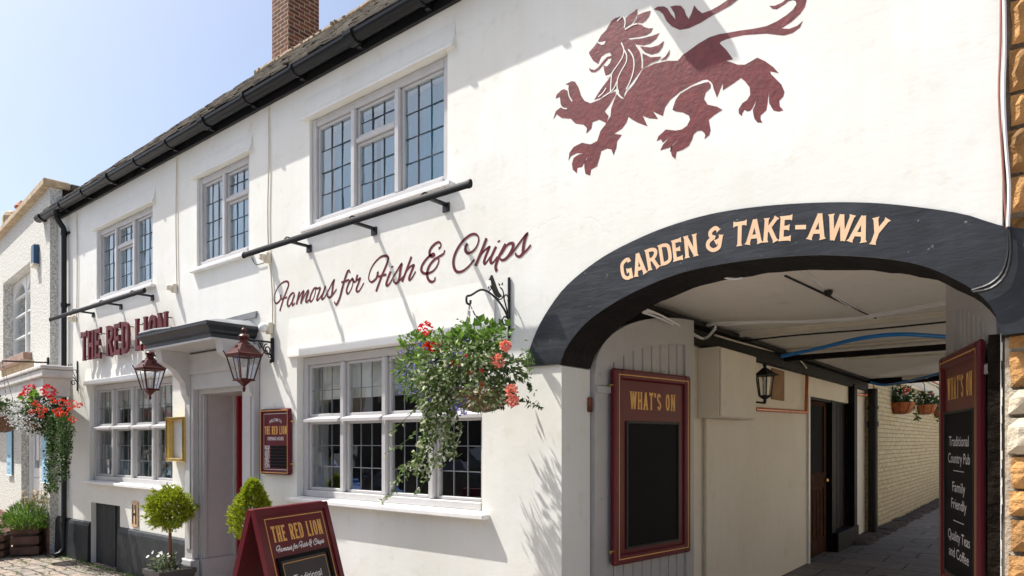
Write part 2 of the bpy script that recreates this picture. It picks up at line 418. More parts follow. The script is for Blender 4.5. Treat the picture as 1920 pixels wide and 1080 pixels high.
# ------------------------------------------------------------------ lettering
def ribbon(mb, pts, hw, mp, lift, depth=0, fs=False, fe=False, closed=False, press=0):
    """flat stroke in 2-D mapped to the place by mp(u, v, lift)"""
    n = len(pts); L = []; Rr = []
    for i, p in enumerate(pts):
        a = pts[(i-1) % n] if closed else pts[max(i-1, 0)]; b = pts[(i+1) % n] if closed else pts[min(i+1, n-1)]
        d1 = (p-a); d2 = (b-p)
        d1 = d1.normalized() if d1.length > 1e-9 else None; d2 = d2.normalized() if d2.length > 1e-9 else None
        if d1 is None: d1 = d2
        if d2 is None: d2 = d1
        t = (d1+d2); t = t.normalized() if t.length > 1e-6 else d1
        k = max(.45, t.dot(d1)); nn = Vector((-t.y, t.x))
        h = hw
        if press: h = hw*(1-press*t.y)
        h = min(h/k, h*1.5)
        if not closed and ((fs and i == 0) or (fe and i == n-1)): h *= 1.55
        L.append(p+nn*h); Rr.append(p-nn*h)
    m = n if closed else n-1
    o = len(mb.v)
    for q in (lift, lift-depth) if depth else (lift,):
        for i in range(n): mb.v.append(mp(L[i].x, L[i].y, q)); mb.v.append(mp(Rr[i].x, Rr[i].y, q))
    for i in range(m):
        j = (i+1) % n
        mb.face((o+2*i, o+2*i+1, o+2*j+1, o+2*j))
        if depth:
            q = o+2*n
            mb.face((q+2*i, q+2*j, q+2*j+1, q+2*i+1))
            mb.face((o+2*i, o+2*j, q+2*j, q+2*i)); mb.face((o+2*i+1, q+2*i+1, q+2*j+1, o+2*j+1))
    if depth and not closed:
        q = o+2*n
        for i in (0, n-1): mb.face((o+2*i, q+2*i, q+2*i+1, o+2*i+1))
def flare(pts, a, b, t):                 # extra points near the ends so only the tip flares
    pts = [Vector(p) for p in pts]
    if a and (pts[1]-pts[0]).length > t*.8: pts.insert(1, pts[0]+(pts[1]-pts[0]).normalized()*t*.55)
    if b and (pts[-2]-pts[-1]).length > t*.8: pts.insert(-1, pts[-1]+(pts[-2]-pts[-1]).normalized()*t*.55)
    return pts
def glyph(ch, w, t):
    m = t/2; V = Vector
    def c(p, k=5): return crom([V(q) for q in p], k)
    st = lambda x: ([(x, 0), (x, 1)], 1, 1)
    G = {
     'T': [([(0, 1-m), (w, 1-m)], 1, 1), ([(w/2, 1-m), (w/2, 0)], 0, 1)],
     'H': [st(m), st(w-m), ([(m, .5), (w-m, .5)], 0, 0)],
     'E': [st(m), ([(m, 1-m), (w, 1-m)], 0, 1), ([(m, m), (w, m)], 0, 1), ([(m, .52), (.82*w, .52)], 0, 1)],
     'F': [st(m), ([(m, 1-m), (w, 1-m)], 0, 1), ([(m, .52), (.82*w, .52)], 0, 1)],
     'R': [st(m), (c([(m, 1-m), (w*.55, 1-m), (w-m, .84), (w-m, .66), (w*.55, .49), (m, .48)]), 0, 0), ([(.5*w, .5), (w-m*.7, 0)], 0, 1)],
     'D': [st(m), (c([(m, 1-m), (w*.5, 1-m), (w-m*1.1, .78), (w-m*1.1, .22), (w*.5, m), (m, m)]), 0, 0)],
     'L': [st(m), ([(m, m), (w, m)], 0, 1)],
     'I': [st(w/2)],
     'O': [(crom([V((w/2+(w/2-m)*math.copysign(abs(math.cos(a))**.75, math.cos(a)), .5+(.5-m)*math.copysign(abs(math.sin(a))**.8, math.sin(a)))) for a in [i*math.pi/8 for i in range(16)]], 1, True), 2, 2)],
     'N': [st(m), st(w-m), ([(m, .98), (w-m, .02)], 0, 0)],
     'G': [(c([(w-m*.8, .80), (w*.80, .93), (w*.5, 1-m), (m, .74), (m, .26), (w*.5, m), (w-m, .14)]), 1, 0), ([(w-m, .02), (w-m, .44)], 0, 0), ([(w*.5, .42), (w, .42)], 1, 0)],
     'A': [([(w*.5, 1), (m*.9, 0)], 0, 1), ([(w*.5, 1), (w-m*.9, 0)], 0, 1), ([(.24*w, .30), (.76*w, .30)], 0, 0)],
     'K': [st(m), ([(w-m, 1), (m, .42)], 1, 0), ([(w*.38, .58), (w-m*.8, 0)], 0, 1)],
     'W': [([(m*.8, 1), (.29*w, 0)], 1, 0), ([(.29*w, 0), (.5*w, 1)], 0, 0), ([(.5*w, 1), (.71*w, 0)], 0, 0), ([(.71*w, 0), (w-m*.8, 1)], 0, 1)],
     'Y': [([(m*.8, 1), (w/2, .45)], 1, 0), ([(w-m*.8, 1), (w/2, .45)], 1, 0), ([(w/2, .5), (w/2, 0)], 0, 1)],
     'S': [(c([(w-m, .78), (w*.5, 1-m), (m, .80), (m*1.3, .62), (w*.5, .5), (w-m*1.1, .36), (w-m, .2), (w*.5, m), (m, .22)]), 1, 1)],
     "'": [([(w/2, 1), (w*.4, .74)], 1, 0)],
     '-': [([(0, .5), (w, .5)], 0, 0)],
     '&': [(c([(.80*w, .84), (.58*w, .97), (.27*w, .84), (.27*w, .66), (.56*w, .56)]), 1, 0), (c([(.46*w, .58), (.12*w, .42), (.10*w, .2), (.42*w, .05), (.78*w, .14), (.88*w, .38), (.95*w, .66)]), 0, 1), ([(.56*w, .36), (.86*w, .46)], 1, 0)],
    }
    return G[ch]
ADV = {'I': .20, 'W': .62, "'": .14, ' ': .24, 'A': .46, 'T': .42, 'E': .38, 'L': .36, 'N': .46, 'O': .44, '&': .55, '-': .4}
def put_glyph(mb, ch, w, t, mp, lift, depth=0):
    for k, (pts, a, b) in enumerate(glyph(ch, w, t)):
        cl = a == 2; a = a == 1; b = b == 1
        pts = [Vector(p) for p in pts] if cl else flare(pts, a, b, t)
        ribbon(mb, pts, t/2, mp, lift+k*.00025, depth, a, b, cl)
def text_line(mb, s, mp, width, height, t=.15, gap=.09, lift=.002, depth=0, each=None):
    """mp(u, v, lift) with u, v in metres; the line fills width x height from (0, 0)"""
    tot = sum(ADV.get(c, .43) for c in s)+gap*(len(s)-1); k = width/(tot*height); x = 0
    for ch in s:
        a = ADV.get(ch, .43)
        if ch != ' ':
            q = each(ch) if each else mb
            x0 = x
            put_glyph(q, ch, a*k, t, lambda u, v, l: mp((x0+u)*height, v*height, l), lift, depth)
        x += (a+gap)*k
def font_text(mb, s, mp, width=None, height=.1, lift=.002, align='CENTER', bold=0):
    cu = bpy.data.curves.new('tmp', 'FONT'); cu.body = s; cu.align_x = align; cu.resolution_u = 3; cu.offset = bold
    ob = bpy.data.objects.new('tmp', cu); col.objects.link(ob)
    me = bpy.data.meshes.new_from_object(ob.evaluated_get(bpy.context.evaluated_depsgraph_get()))
    bpy.data.objects.remove(ob); bpy.data.curves.remove(cu)
    xs = [v.co.x for v in me.vertices]
    if not xs: return
    kx = width/(max(xs)-min(xs)) if width else height/.72
    ky = height/.72; o = len(mb.v)
    for v in me.vertices: mb.v.append(mp(v.co.x*kx, v.co.y*ky, lift))
    for p in me.polygons: mb.face([o+i for i in p.vertices])
    bpy.data.meshes.remove(me)
SCRIPT = {   # strokes of the slogan, traced in three enlarged views (origin, scale)
 (500, 480, 8.309): [
  [(215,605),(222,640),(205,695),(150,740),(118,690),(125,610),(165,510),(230,430),(290,397),(330,405),(342,450),(320,520),(285,610),(250,710),(205,860)],
  [(232,680),(270,658),(320,642)],
  [(435,590),(410,575),(370,610),(335,680),(325,750),(345,785),(385,730),(425,640),(438,600)],[(437,600),(405,690),(400,755),(415,765),(440,730)],
  [(515,555),(500,600),(465,755)],[(470,730),(520,620),(570,550),(575,570),(555,640),(532,745)],[(540,720),(590,620),(640,540),(650,560),(625,640),(612,700),(630,715),(665,680)],
  [(760,490),(725,530),(690,610),(675,680),(695,710),(735,650),(760,560),(765,500),(790,508),(840,490)],
  [(840,490),(815,570),(785,660),(795,690),(830,650),(880,570),(920,465)],[(918,470),(885,570),(860,640),(868,675),(900,650)],
  [(900,650),(960,540),(1045,380),(1035,450),(1022,560),(1010,620),(980,648),(945,625),(950,590)],[(985,645),(1040,590),(1090,515)],
  [(1298,265),(1290,230),(1260,245),(1220,360),(1180,500),(1140,650),(1090,755),(1055,715)],[(1165,412),(1220,395),(1290,370)],
  [(1345,345),(1290,410),(1250,510),(1250,570),(1275,585),(1320,510),(1345,420),(1340,365),(1370,405),(1410,375)],
  [(1415,290),(1400,370),(1420,372),(1455,350),(1430,430),(1400,510),(1410,555),(1450,535),(1515,420)]],
 (680, 440, 9.0): [
  [(250,625),(255,660),(225,745),(150,800),(105,755),(110,670),(150,560),(220,455),(310,375),(390,357),(430,385),(425,440),(390,540),(330,680),(270,840),(228,960)],
  [(265,712),(340,688),(402,672)],
  [(475,620),(430,730),(400,830),(420,860),(460,820),(510,730)],[(498,528),(502,556)],
  [(510,730),(580,610),(655,495),(640,580),(625,700),(605,790),(565,822),(525,790),(535,750)],[(570,820),(640,760),(700,690)],
  [(825,370),(770,520),(710,680),(665,800)],[(670,770),(740,620),(800,545),(860,515),(850,560),(810,660),(785,735),(800,765),(840,720),(895,620)],
  [(1280,235),(1310,215),(1322,165),(1290,128),(1230,150),(1160,220),(1130,290),(1140,350),(1180,370),(1215,345),(1200,322),(1160,340),(1080,410),(1010,510),(990,590),(1020,645),(1090,655),(1180,620),(1250,540),(1285,450),(1275,400),(1225,410),(1150,490),(1100,590),(1090,690),(1120,770),(1170,797),(1215,770),(1225,715)],
  [(1225,410),(1280,375),(1350,335),(1380,295),(1380,260)]],
 (830, 420, 9.817): [
  [(465,360),(430,410),(420,480),(450,530),(500,535),(580,480),(640,390),(665,280),(640,210),(580,185),(490,215),(380,310),(280,450),(215,600),(200,740),(235,850),(300,885),(390,855),(480,780),(550,700),(590,650)],
  [(810,260),(750,420),(680,590),(605,775)],[(615,740),(690,590),(770,490),(855,425),(835,490),(790,600),(765,690),(780,735),(820,690),(880,600)],
  [(985,415),(930,530),(885,640),(890,710),(920,715),(970,660),(1010,600)],[(1033,302),(1037,334)],
  [(1160,365),(1090,500),(1020,640),(980,760),(980,820),(1000,875)],[(1080,560),(1180,400),(1250,355),(1300,370),(1285,460),(1220,580),(1150,650),(1090,665),(1055,635)],
  [(1150,650),(1270,550),(1400,370),(1545,185),(1520,270),(1490,400),(1475,540),(1410,600),(1350,570),(1350,530)],[(1410,600),(1500,530),(1560,470),(1625,385)]]}
def script_strokes():
    for (ox, oy, k), L in SCRIPT.items():
        for st in L:
            yield [P(ox+x/k, oy+y/k) for x, y in st]
def script_slogan(mb, mp, hw, lift=.002, press=.3):
    i = 0
    for st in script_strokes():
        pts = crom([Vector((p.x, p.z)) for p in st], 6)
        h = hw*1.35 if len(st) == 2 else hw
        ribbon(mb, pts, h, mp, lift+(i % 7)*.0003, press=press if len(st) > 2 else 0); i += 1
# ------------------------------------------------------------------ the ground
def struct(mb, name, mat): return tag(mb.build(name, mat), kind='structure')
g = MB(); g.box((-300, -300, -1), (300, 300, -.14)); struct(g, 'road', ASPH)
g = MB(); g.box((-60, -2.95, -.13), (40, .05, 0)); struct(g, 'pavement', PAVE)
g = MB(); g.box((-60, -3.13, -.135), (40, -2.953, .004), .02); struct(g, 'kerb', KERB)
g = MB(); g.box((-60, -16, -.13), (40, -11, 0)); struct(g, 'far_pavement', PAVE)
g = MB(); g.box((-2.75, .05, -.13), (.45, 40, .004)); struct(g, 'passage_floor', FLAG)
g = MB(); g.box((.454, .05, -.13), (14, 40, 0)); struct(g, 'added_courtyard', M('pale_bounce_gravel', (.50, .46, .40), .9, .25, 20, .5, 90))  # unseen sunlit ground added to brighten the passage from its open side
g = MB()
for i in range(26):                      # rubble strip of earth along the foot of the yard wall
    y = 8.2+i*.5; g.lathe((-2.42+random.uniform(-.03, .06), y, -.03), [(.02, .0), (.22, .03), (.16, .07+random.random()*.04), (.02, .1)], 7, random.random()*6, 1, 1.6)
struct(g, 'earth_strip', SOIL)
# ------------------------------------------------------------------ the pub
pub = thing('public_house', (-6, 0, 0), 'long white rendered pub with leaded windows, slate roof and black arch over a side passage', 'building')
XL, XR, ZE = -11.2, -.178, 4.80
def rect(x0, x1, z0, z1): return [(x0, z0), (x1, z0), (x1, z1), (x0, z1)]
W1 = (-9.80, -8.19, 3.43, 4.36); W2 = (-7.155, -6.125, 3.44, 4.405); W3 = (-5.145, -3.464, 3.485, 4.44)
W4 = (-10.03, -7.70, 1.09, 2.345); W5 = (-5.335, -3.13, 1.105, 2.36)
DOOR = (-7.10, -6.14, -.02, 2.14); HATCH = (-9.98, -9.08, -.02, .80)
OUT = [(985,688),(1009,619),(1044,561),(1078,524),(1137,480),(1215,441),(1284,416),(1352,399),(1440,387),(1543,381),(1641,382),(1739,392),(1812,404),(1876,424)]
INN = [(1053,683),(1066,649),(1102,605),(1151,570),(1200,544),(1259,519),(1323,502),(1411,488),(1494,481),(1567,480),(1665,487),(1739,502),(1812,536),(1851,566),(1871,600),(1878,629)]
def xz(L): return [(P(*p).x, P(*p).z) for p in L]
oc = xz(OUT)+[(-.02, 2.46), (.14, 2.33), (.25, 2.07)]; ic = xz(INN)
def resample(pts, n):
    v = crom([Vector(p) for p in pts], 8); L = [0]
    for a, b in zip(v, v[1:]): L.append(L[-1]+(b-a).length)
    out = []; j = 0
    for i in range(n):
        t = L[-1]*i/(n-1)
        while j < len(L)-2 and L[j+1] < t: j += 1
        out.append(v[j].lerp(v[j+1], (t-L[j])/max(1e-9, L[j+1]-L[j])))
    return out
ro, ri = resample(oc, 60), resample(ic, 60)
mid = [(a*.45+b*.55) for a, b in zip(ro, ri)]
outl = [(XL, -.05), (-2.46, -.05), (-2.46, 2.083)]+[(p.x, p.y) for p in mid if p.x < XR-.02 and p.y > 2.10]+[(XR, 2.50), (XR, ZE), (XL, ZE)]
wl = solid2d(outl, [rect(*q) for q in (W1, W2, W3, W4, W5, DOOR, HATCH)], 0, .34)
front = wl.build('wall', WALL, pub)
b = MB()
b.box((XL, .342, -.05), (XL+.3, 6.4, ZE)); b.box((XL+.302, 6.1, -.05), (-2.9, 6.4, ZE)); gx = -2.9
b.prism([(.0, ZE+.002), (6.4, ZE+.002), (3.2, 8.1)], 'x', XL+.01, XL+.25)
b.build('gable_wall', WALL, pub)
b = MB(); nr = len(ro)                   # the arch ring: face, soffit
YF, YB = -.014, .345
b.mat(BAND)
fr = []
for i in range(nr-1):
    k = 5
    for j in range(k):
        q = [ro[i].lerp(ri[i], j/k), ro[i+1].lerp(ri[i+1], j/k), ro[i+1].lerp(ri[i+1], (j+1)/k), ro[i].lerp(ri[i], (j+1)/k)]
        b.poly([(p.x, YF+.0*noise.noise(Vector((p.x*3, 5, p.y*3))), p.y) for p in q])
b.mat(SOFF)
def jag(p, i): return .010*noise.noise(Vector((p.x*9, i, p.y*9)))
for i in range(nr-1):
    b.poly([(ro[i].x, YF+.004, ro[i].y), (ro[i+1].x, YF+.004, ro[i+1].y), (ro[i+1].x, .02, ro[i+1].y), (ro[i].x, .02, ro[i].y)])
    for y0, y1 in ((YF+.002, .12), (.12, YB)):
        b.poly([(ri[i].x, y0, ri[i].y+(jag(ri[i], 1) if y0 > 0 else 0)), (ri[i].x, y1, ri[i].y+jag(ri[i], 1)), (ri[i+1].x, y1, ri[i+1].y+jag(ri[i+1], 1)), (ri[i+1].x, y0, ri[i+1].y+(jag(ri[i+1], 1) if y0 > 0 else 0))])
for a, c in ((ro[0], ri[0]), (ro[-1], ri[-1])): b.poly([(a.x, YF, a.y), (c.x, YF, c.y), (c.x, YB, c.y), (a.x, YB, a.y)])
arch = b.build('arch_band', None, pub)
tag(arch, 'dark grey painted arch band lettered in cream over the side passage')
b = MB()                                 # white edge line of old plaster above the band
# GARDEN & TAKE-AWAY, each letter set on its own slant along the arch
def q1(x, y): p = P(1150+x/6.748, 380+y/6.748); return Vector((p.x, p.z))
def q2(x, y): p = P(1360+x/5.818, 380+y/5.818); return Vector((p.x, p.z))
LET = [('G', q1, (135,1003), (268,962), (-42,-262)), ('A', q1, (285,950), (440,893), (-42,-272)), ('R', q1, (460,870), (600,825), (-45,-265)),
 ('D', q1, (620,810), (765,765), (-40,-263)), ('E', q1, (780,755), (897,722), (-28,-268)), ('N', q1, (928,712), (1082,678), (-22,-277)), ('&', q1, (1196,632), (1388,612), (-2,-300)),
 ('T', q2, (92,490), (236,470), (8,-266)), ('A', q2, (232,468), (408,447), (15,-267)), ('K', q2, (424,443), (578,430), (18,-266)), ('E', q2, (596,428), (722,418), (20,-272)),
 ('-', q2, (772,420), (890,418), (0,-288)), ('A', q2, (900,410), (1090,408), (48,-281)), ('W', q2, (1098,412), (1368,430), (50,-283)), ('A', q2, (1340,432), (1535,445), (80,-286)), ('Y', q2, (1528,452), (1700,477), (102,-286))]
for ch, q, bl, br, up in LET:
    o = q(*bl); ex = q(*br)-o; mx = ((bl[0]+br[0])/2, (bl[1]+br[1])/2)
    ey = q(mx[0]+up[0], mx[1]+up[1])-q(*mx); wd = ex.length/ey.length
    put_glyph(b, ch, wd, .165, lambda u, v, l: Vector((o.x+ex.x*u/wd+ey.x*v, YF-.0012-l, o.y+ex.y*u/wd+ey.y*v)), .0)
split(b.build('arch_lettering', CREAMT, arch), .03)
# the slogan
b = MB(); script_slogan(b, lambda u, v, l: Vector((u, -l, v)), .0095, .0008)
b.build('painted_slogan', MAROONT, pub)
# the lion
T1 = lambda x, y: (1020+x/6.0, y/6.0)
T2 = lambda x, y: (1220+x/6.0, y/6.0)
T3 = lambda x, y: (1020+x/5.4, 140+y/5.4)
T4 = lambda x, y: (1220+x/5.143, 100+y/5.143)
TO = lambda x, y: (1000+x/3.176, y/3.176)
def seg(T, *pts): return [T(*p) for p in pts]
head = seg(T1, (505,590),(560,530),(605,468),(640,400),(700,340),(730,285),(760,235),(800,205),(840,193),(885,176),(905,215),(915,260),(905,312),(912,335),(1000,283),(1050,270),(1100,280),(1130,305),(1180,320),(1228,317),(1205,365),(1150,398),(1060,418),(940,432),(970,446),(1100,432),(1220,402),(1302,371),(1262,440),(1200,490),(1120,512),(1050,503),(1000,483),(1060,522),(1095,590),(1110,680),(1107,770),(1050,850),(990,930),(930,1000),(905,1055),(897,1105),(860,1075),(838,1030),(825,985),(795,1010),(740,1050),(660,1092),(564,1126),(610,1050),(660,975),(720,900),(765,840),(740,838),(698,860),(680,810),(668,735),(688,742),(706,748),(740,712),(760,665),(757,615),(740,590),(690,605),(645,640),(622,690),(612,720),(585,705),(555,685),(530,645),(510,610))
tongue = seg(T1, (768,625),(710,640),(665,688),(612,758),(565,788),(525,778),(512,758),(510,785),(535,814),(578,813),(622,785),(672,725),(725,662),(768,655))
tufts = [seg(T1, (912,318),(920,205),(960,165),(1020,128),(1050,97),(1050,160),(1022,220),(985,270)), seg(T1, (1055,170),(1120,140),(1202,121),(1182,185),(1142,235),(1108,258),(1060,256),(1005,272),(1040,215)),
 seg(T1, (1080,522),(1200,535),(1290,510),(1352,459),(1332,530),(1290,590),(1210,613),(1140,590),(1110,562)), seg(T1, (1112,602),(1200,645),(1322,637),(1280,682),(1200,712),(1118,772),(1120,680)), seg(T1, (1302,684),(1370,632),(1418,555),(1408,620),(1372,668))]
body = (seg(TO, (652,412),(720,380),(800,362),(858,362),(872,350),(905,315)) + seg(T2, (360,620),(430,570),(540,490),(660,420),(770,385),(860,370),(1000,345),(1150,325),(1300,295),(1420,240),(1530,170),(1600,110),(1640,50),(1630,12),(1600,0),(1550,15),(1500,55),(1420,105),(1370,100),(1333,67),(1400,64),(1480,28),(1560,-40),(1650,-80),(1730,-60),(1755,0),(1735,80),(1680,160),(1580,250),(1470,320),(1560,325),(1650,290),(1714,233),(1680,310),(1600,370),(1500,400),(1400,390),(1300,378),(1050,395),(930,420),(860,440),(790,470),(778,490),(850,560),(928,668),(850,684),(920,706),(980,728),(1060,728),(1130,690),(1200,648),(1290,690),(1380,755),(1442,824),(1345,803))
 + seg(T4, (1160,200),(1200,240),(1260,300),(1290,370),(1280,415),(1240,460),(1245,510),(1280,550),(1235,563),(1185,552),(1165,520),(1142,480),(1140,420),(1148,360),(1132,430),(1128,480),(1115,550),(1060,600),(1060,640),(1078,669),(1030,668),(1000,630),(990,585),(985,545),(1005,505),(1020,445),(985,525),(960,555),(930,560),(905,545),(885,575),(880,607),(850,580),(848,540),(885,480),(930,450),(960,400),(955,330),(910,270),(870,238),(800,290),(697,357),(697,290),(670,350),(640,428),(610,350),(597,300),(575,270),(545,252),(500,258),(400,305),(280,375),(190,450),(140,520),(118,605),(60,580),(25,560),(72,634),(0,628))
 + seg(TO, (740,708),(690,705),(652,690),(680,752),(620,730),(585,710),(567,695),(555,730),(530,765),(482,797),(528,803),(500,840),(495,880),(478,925),(465,890),(440,885),(405,900),(395,940),(380,990),(345,1010),(338,1046),(310,1035),(303,990),(315,945),(328,932),(305,968),(290,995),(262,1000),(260,1033),(235,1010),(230,975),(240,940),(270,920),(300,914),(260,912),(225,930),(209,957),(215,910),(240,875),(290,850),(340,860),(380,840),(400,780),(430,740),(460,690),(464,645),(480,600),(497,560),(515,580),(535,590),(560,545),(600,500)))
thigh = seg(T4, (580,300),(560,276),(520,282),(400,322),(285,390),(240,450),(210,545),(240,560),(310,570),(370,600),(380,640),(350,700),(300,735),(240,745),(145,735),(110,770),(75,800),(58,847),(100,827),(115,862),(190,805),(120,880),(92,935),(102,982),(130,940),(160,952),(185,950),(195,905),(282,828),(212,880),(195,945),(205,990),(238,1020),(250,950),(310,930),(370,890),(400,830),(415,780),(450,750),(490,745),(520,770),(527,790),(518,828),(565,790),(578,740),(560,640),(620,590),(693,545),(640,515),(550,495),(515,440),(530,380),(578,335))
fore = seg(T3, (728,170),(640,205),(560,255),(470,290),(410,265),(375,210),(350,130),(315,72),(285,65),(216,98),(252,105),(245,155),(235,162),(208,148),(180,155),(130,200),(117,242),(162,225),(168,290),(178,325),(120,370),(92,453),(130,400),(180,440),(270,445),(320,495),(400,505),(435,540),(428,598),(480,545),(492,480),(560,455),(632,490),(655,420),(615,370),(660,310),(722,210))
flour = seg(T2, (35,105),(80,75),(150,72),(190,95),(230,160),(280,218),(268,150),(220,75),(280,62),(340,65),(380,110),(400,170),(430,212),(460,150),(490,60),(530,110),(580,150),(680,115),(780,60),(880,-10),(990,-10),(900,60),(720,160),(560,260),(430,320),(330,338),(240,300),(180,240),(140,160),(100,125))
gaps = [seg(T1, (870,480),(900,560),(885,640),(830,730),(770,820),(755,920),(750,1030)), seg(T1, (900,560),(930,620),(925,700),(870,800),(830,890),(825,980),(842,1040)), seg(T1, (950,555),(1000,630),(1015,720),(1000,830),(960,940),(925,1005)),
 seg(T1, (1040,510),(1090,590),(1108,700),(1104,770)), seg(T1, (820,920),(790,990),(750,1035),(660,1095)), seg(T1, (700,990),(660,1050),(612,1092)), seg(T1, (886,180),(825,240)), seg(T1, (886,176),(915,240),(905,312)), seg(T3, (245,150),(258,220),(288,272)), seg(T3, (165,312),(195,340),(235,347)),
 seg(T1, (912,335),(1000,283),(1050,270)), seg(T1, (770,822),(735,850),(698,862))]
b = MB()
for i, pl in enumerate([body, head, tongue, thigh, fore, flour]+tufts):
    pp = [P(*p) for p in pl]; o = len(b.v); b.v += [Vector((p.x, -.0008-.0001*i, p.z)) for p in pp]
    for tri in tessellate_polygon([[Vector((p.x, p.z, 0)) for p in pp]]): b.face([o+j for j in tri])
b.cm = 0; b.mats = [MAROON, WALL]; b.mi = [0]*len(b.f); b.cm = 1
for i, gp in enumerate(gaps):
    ribbon(b, crom([Vector((P(*p).x, P(*p).z)) for p in gp], 5) if len(gp) > 2 else [Vector((P(*p).x, P(*p).z)) for p in gp], .0036, lambda u, v, l: Vector((u, -l, v)), .0022+.0001*i)
pp = [P(*p) for p in seg(T1, (605,464),(625,478),(650,476),(696,463),(682,500),(650,509),(632,498),(608,488))]
b.poly([(p.x, -.0024, p.z) for p in pp])
lion = b.build('painted_lion', None, pub); tag(lion, 'large maroon heraldic lion painted high on the white wall')
# plinth, split by the openings
def plinth(x0, x1, z):
    b = MB(); b.prism([(.006, -.06), (-.045, -.06), (-.035, z-.05), (-.022, z-.01), (.006, z+.015)], 'x', x0, x1); b.build('plinth', PLINTH, pub)
plinth(XL, HATCH[0]-.005, .53); plinth(HATCH[1]+.005, -7.30, .535); plinth(-5.88, -2.46, .36)
# cellar hatch
b = MB()
b.box((HATCH[0]+.005, .06, -.02), (-9.36, .10, HATCH[3]-.005)); b.box((-9.352, .065, -.02), (HATCH[1]-.005, .105, HATCH[3]-.005))
b.box((-9.37, .050, -.02), (-9.345, .066, HATCH[3]-.02))
hatch = b.build('cellar_hatch', PLINTH, pub)
# hoods: drip mouldings swept out of the render over each window
def hood(x0, x1, z, proj, h):
    b = MB(); prof = [(.003, z+h*1.25), (-.002, z+h*.9), (-.012, z+h*.6), (-proj*.42, z+h*.34), (-proj*.75, z+h*.14), (-proj, z+.012), (-proj*.96, z), (.003, z-.002)]
    b.prism(prof, 'x', x0, x1); smooth_by_angle(b.build('window_hood', WALL, pub), 50)
for q, (dl, dr, pr, h) in ((W1, (.09, .07, .055, .19)), (W2, (.08, .06, .055, .17)), (W3, (.08, .08, .06, .19)), (W4, (.12, .10, .06, .22)), (W5, (.12, .12, .075, .24))):
    hood(q[0]-dl, q[1]+dr, q[3]+.002, .026 if q is W5 else pr*.7, .34 if q is W5 else h)
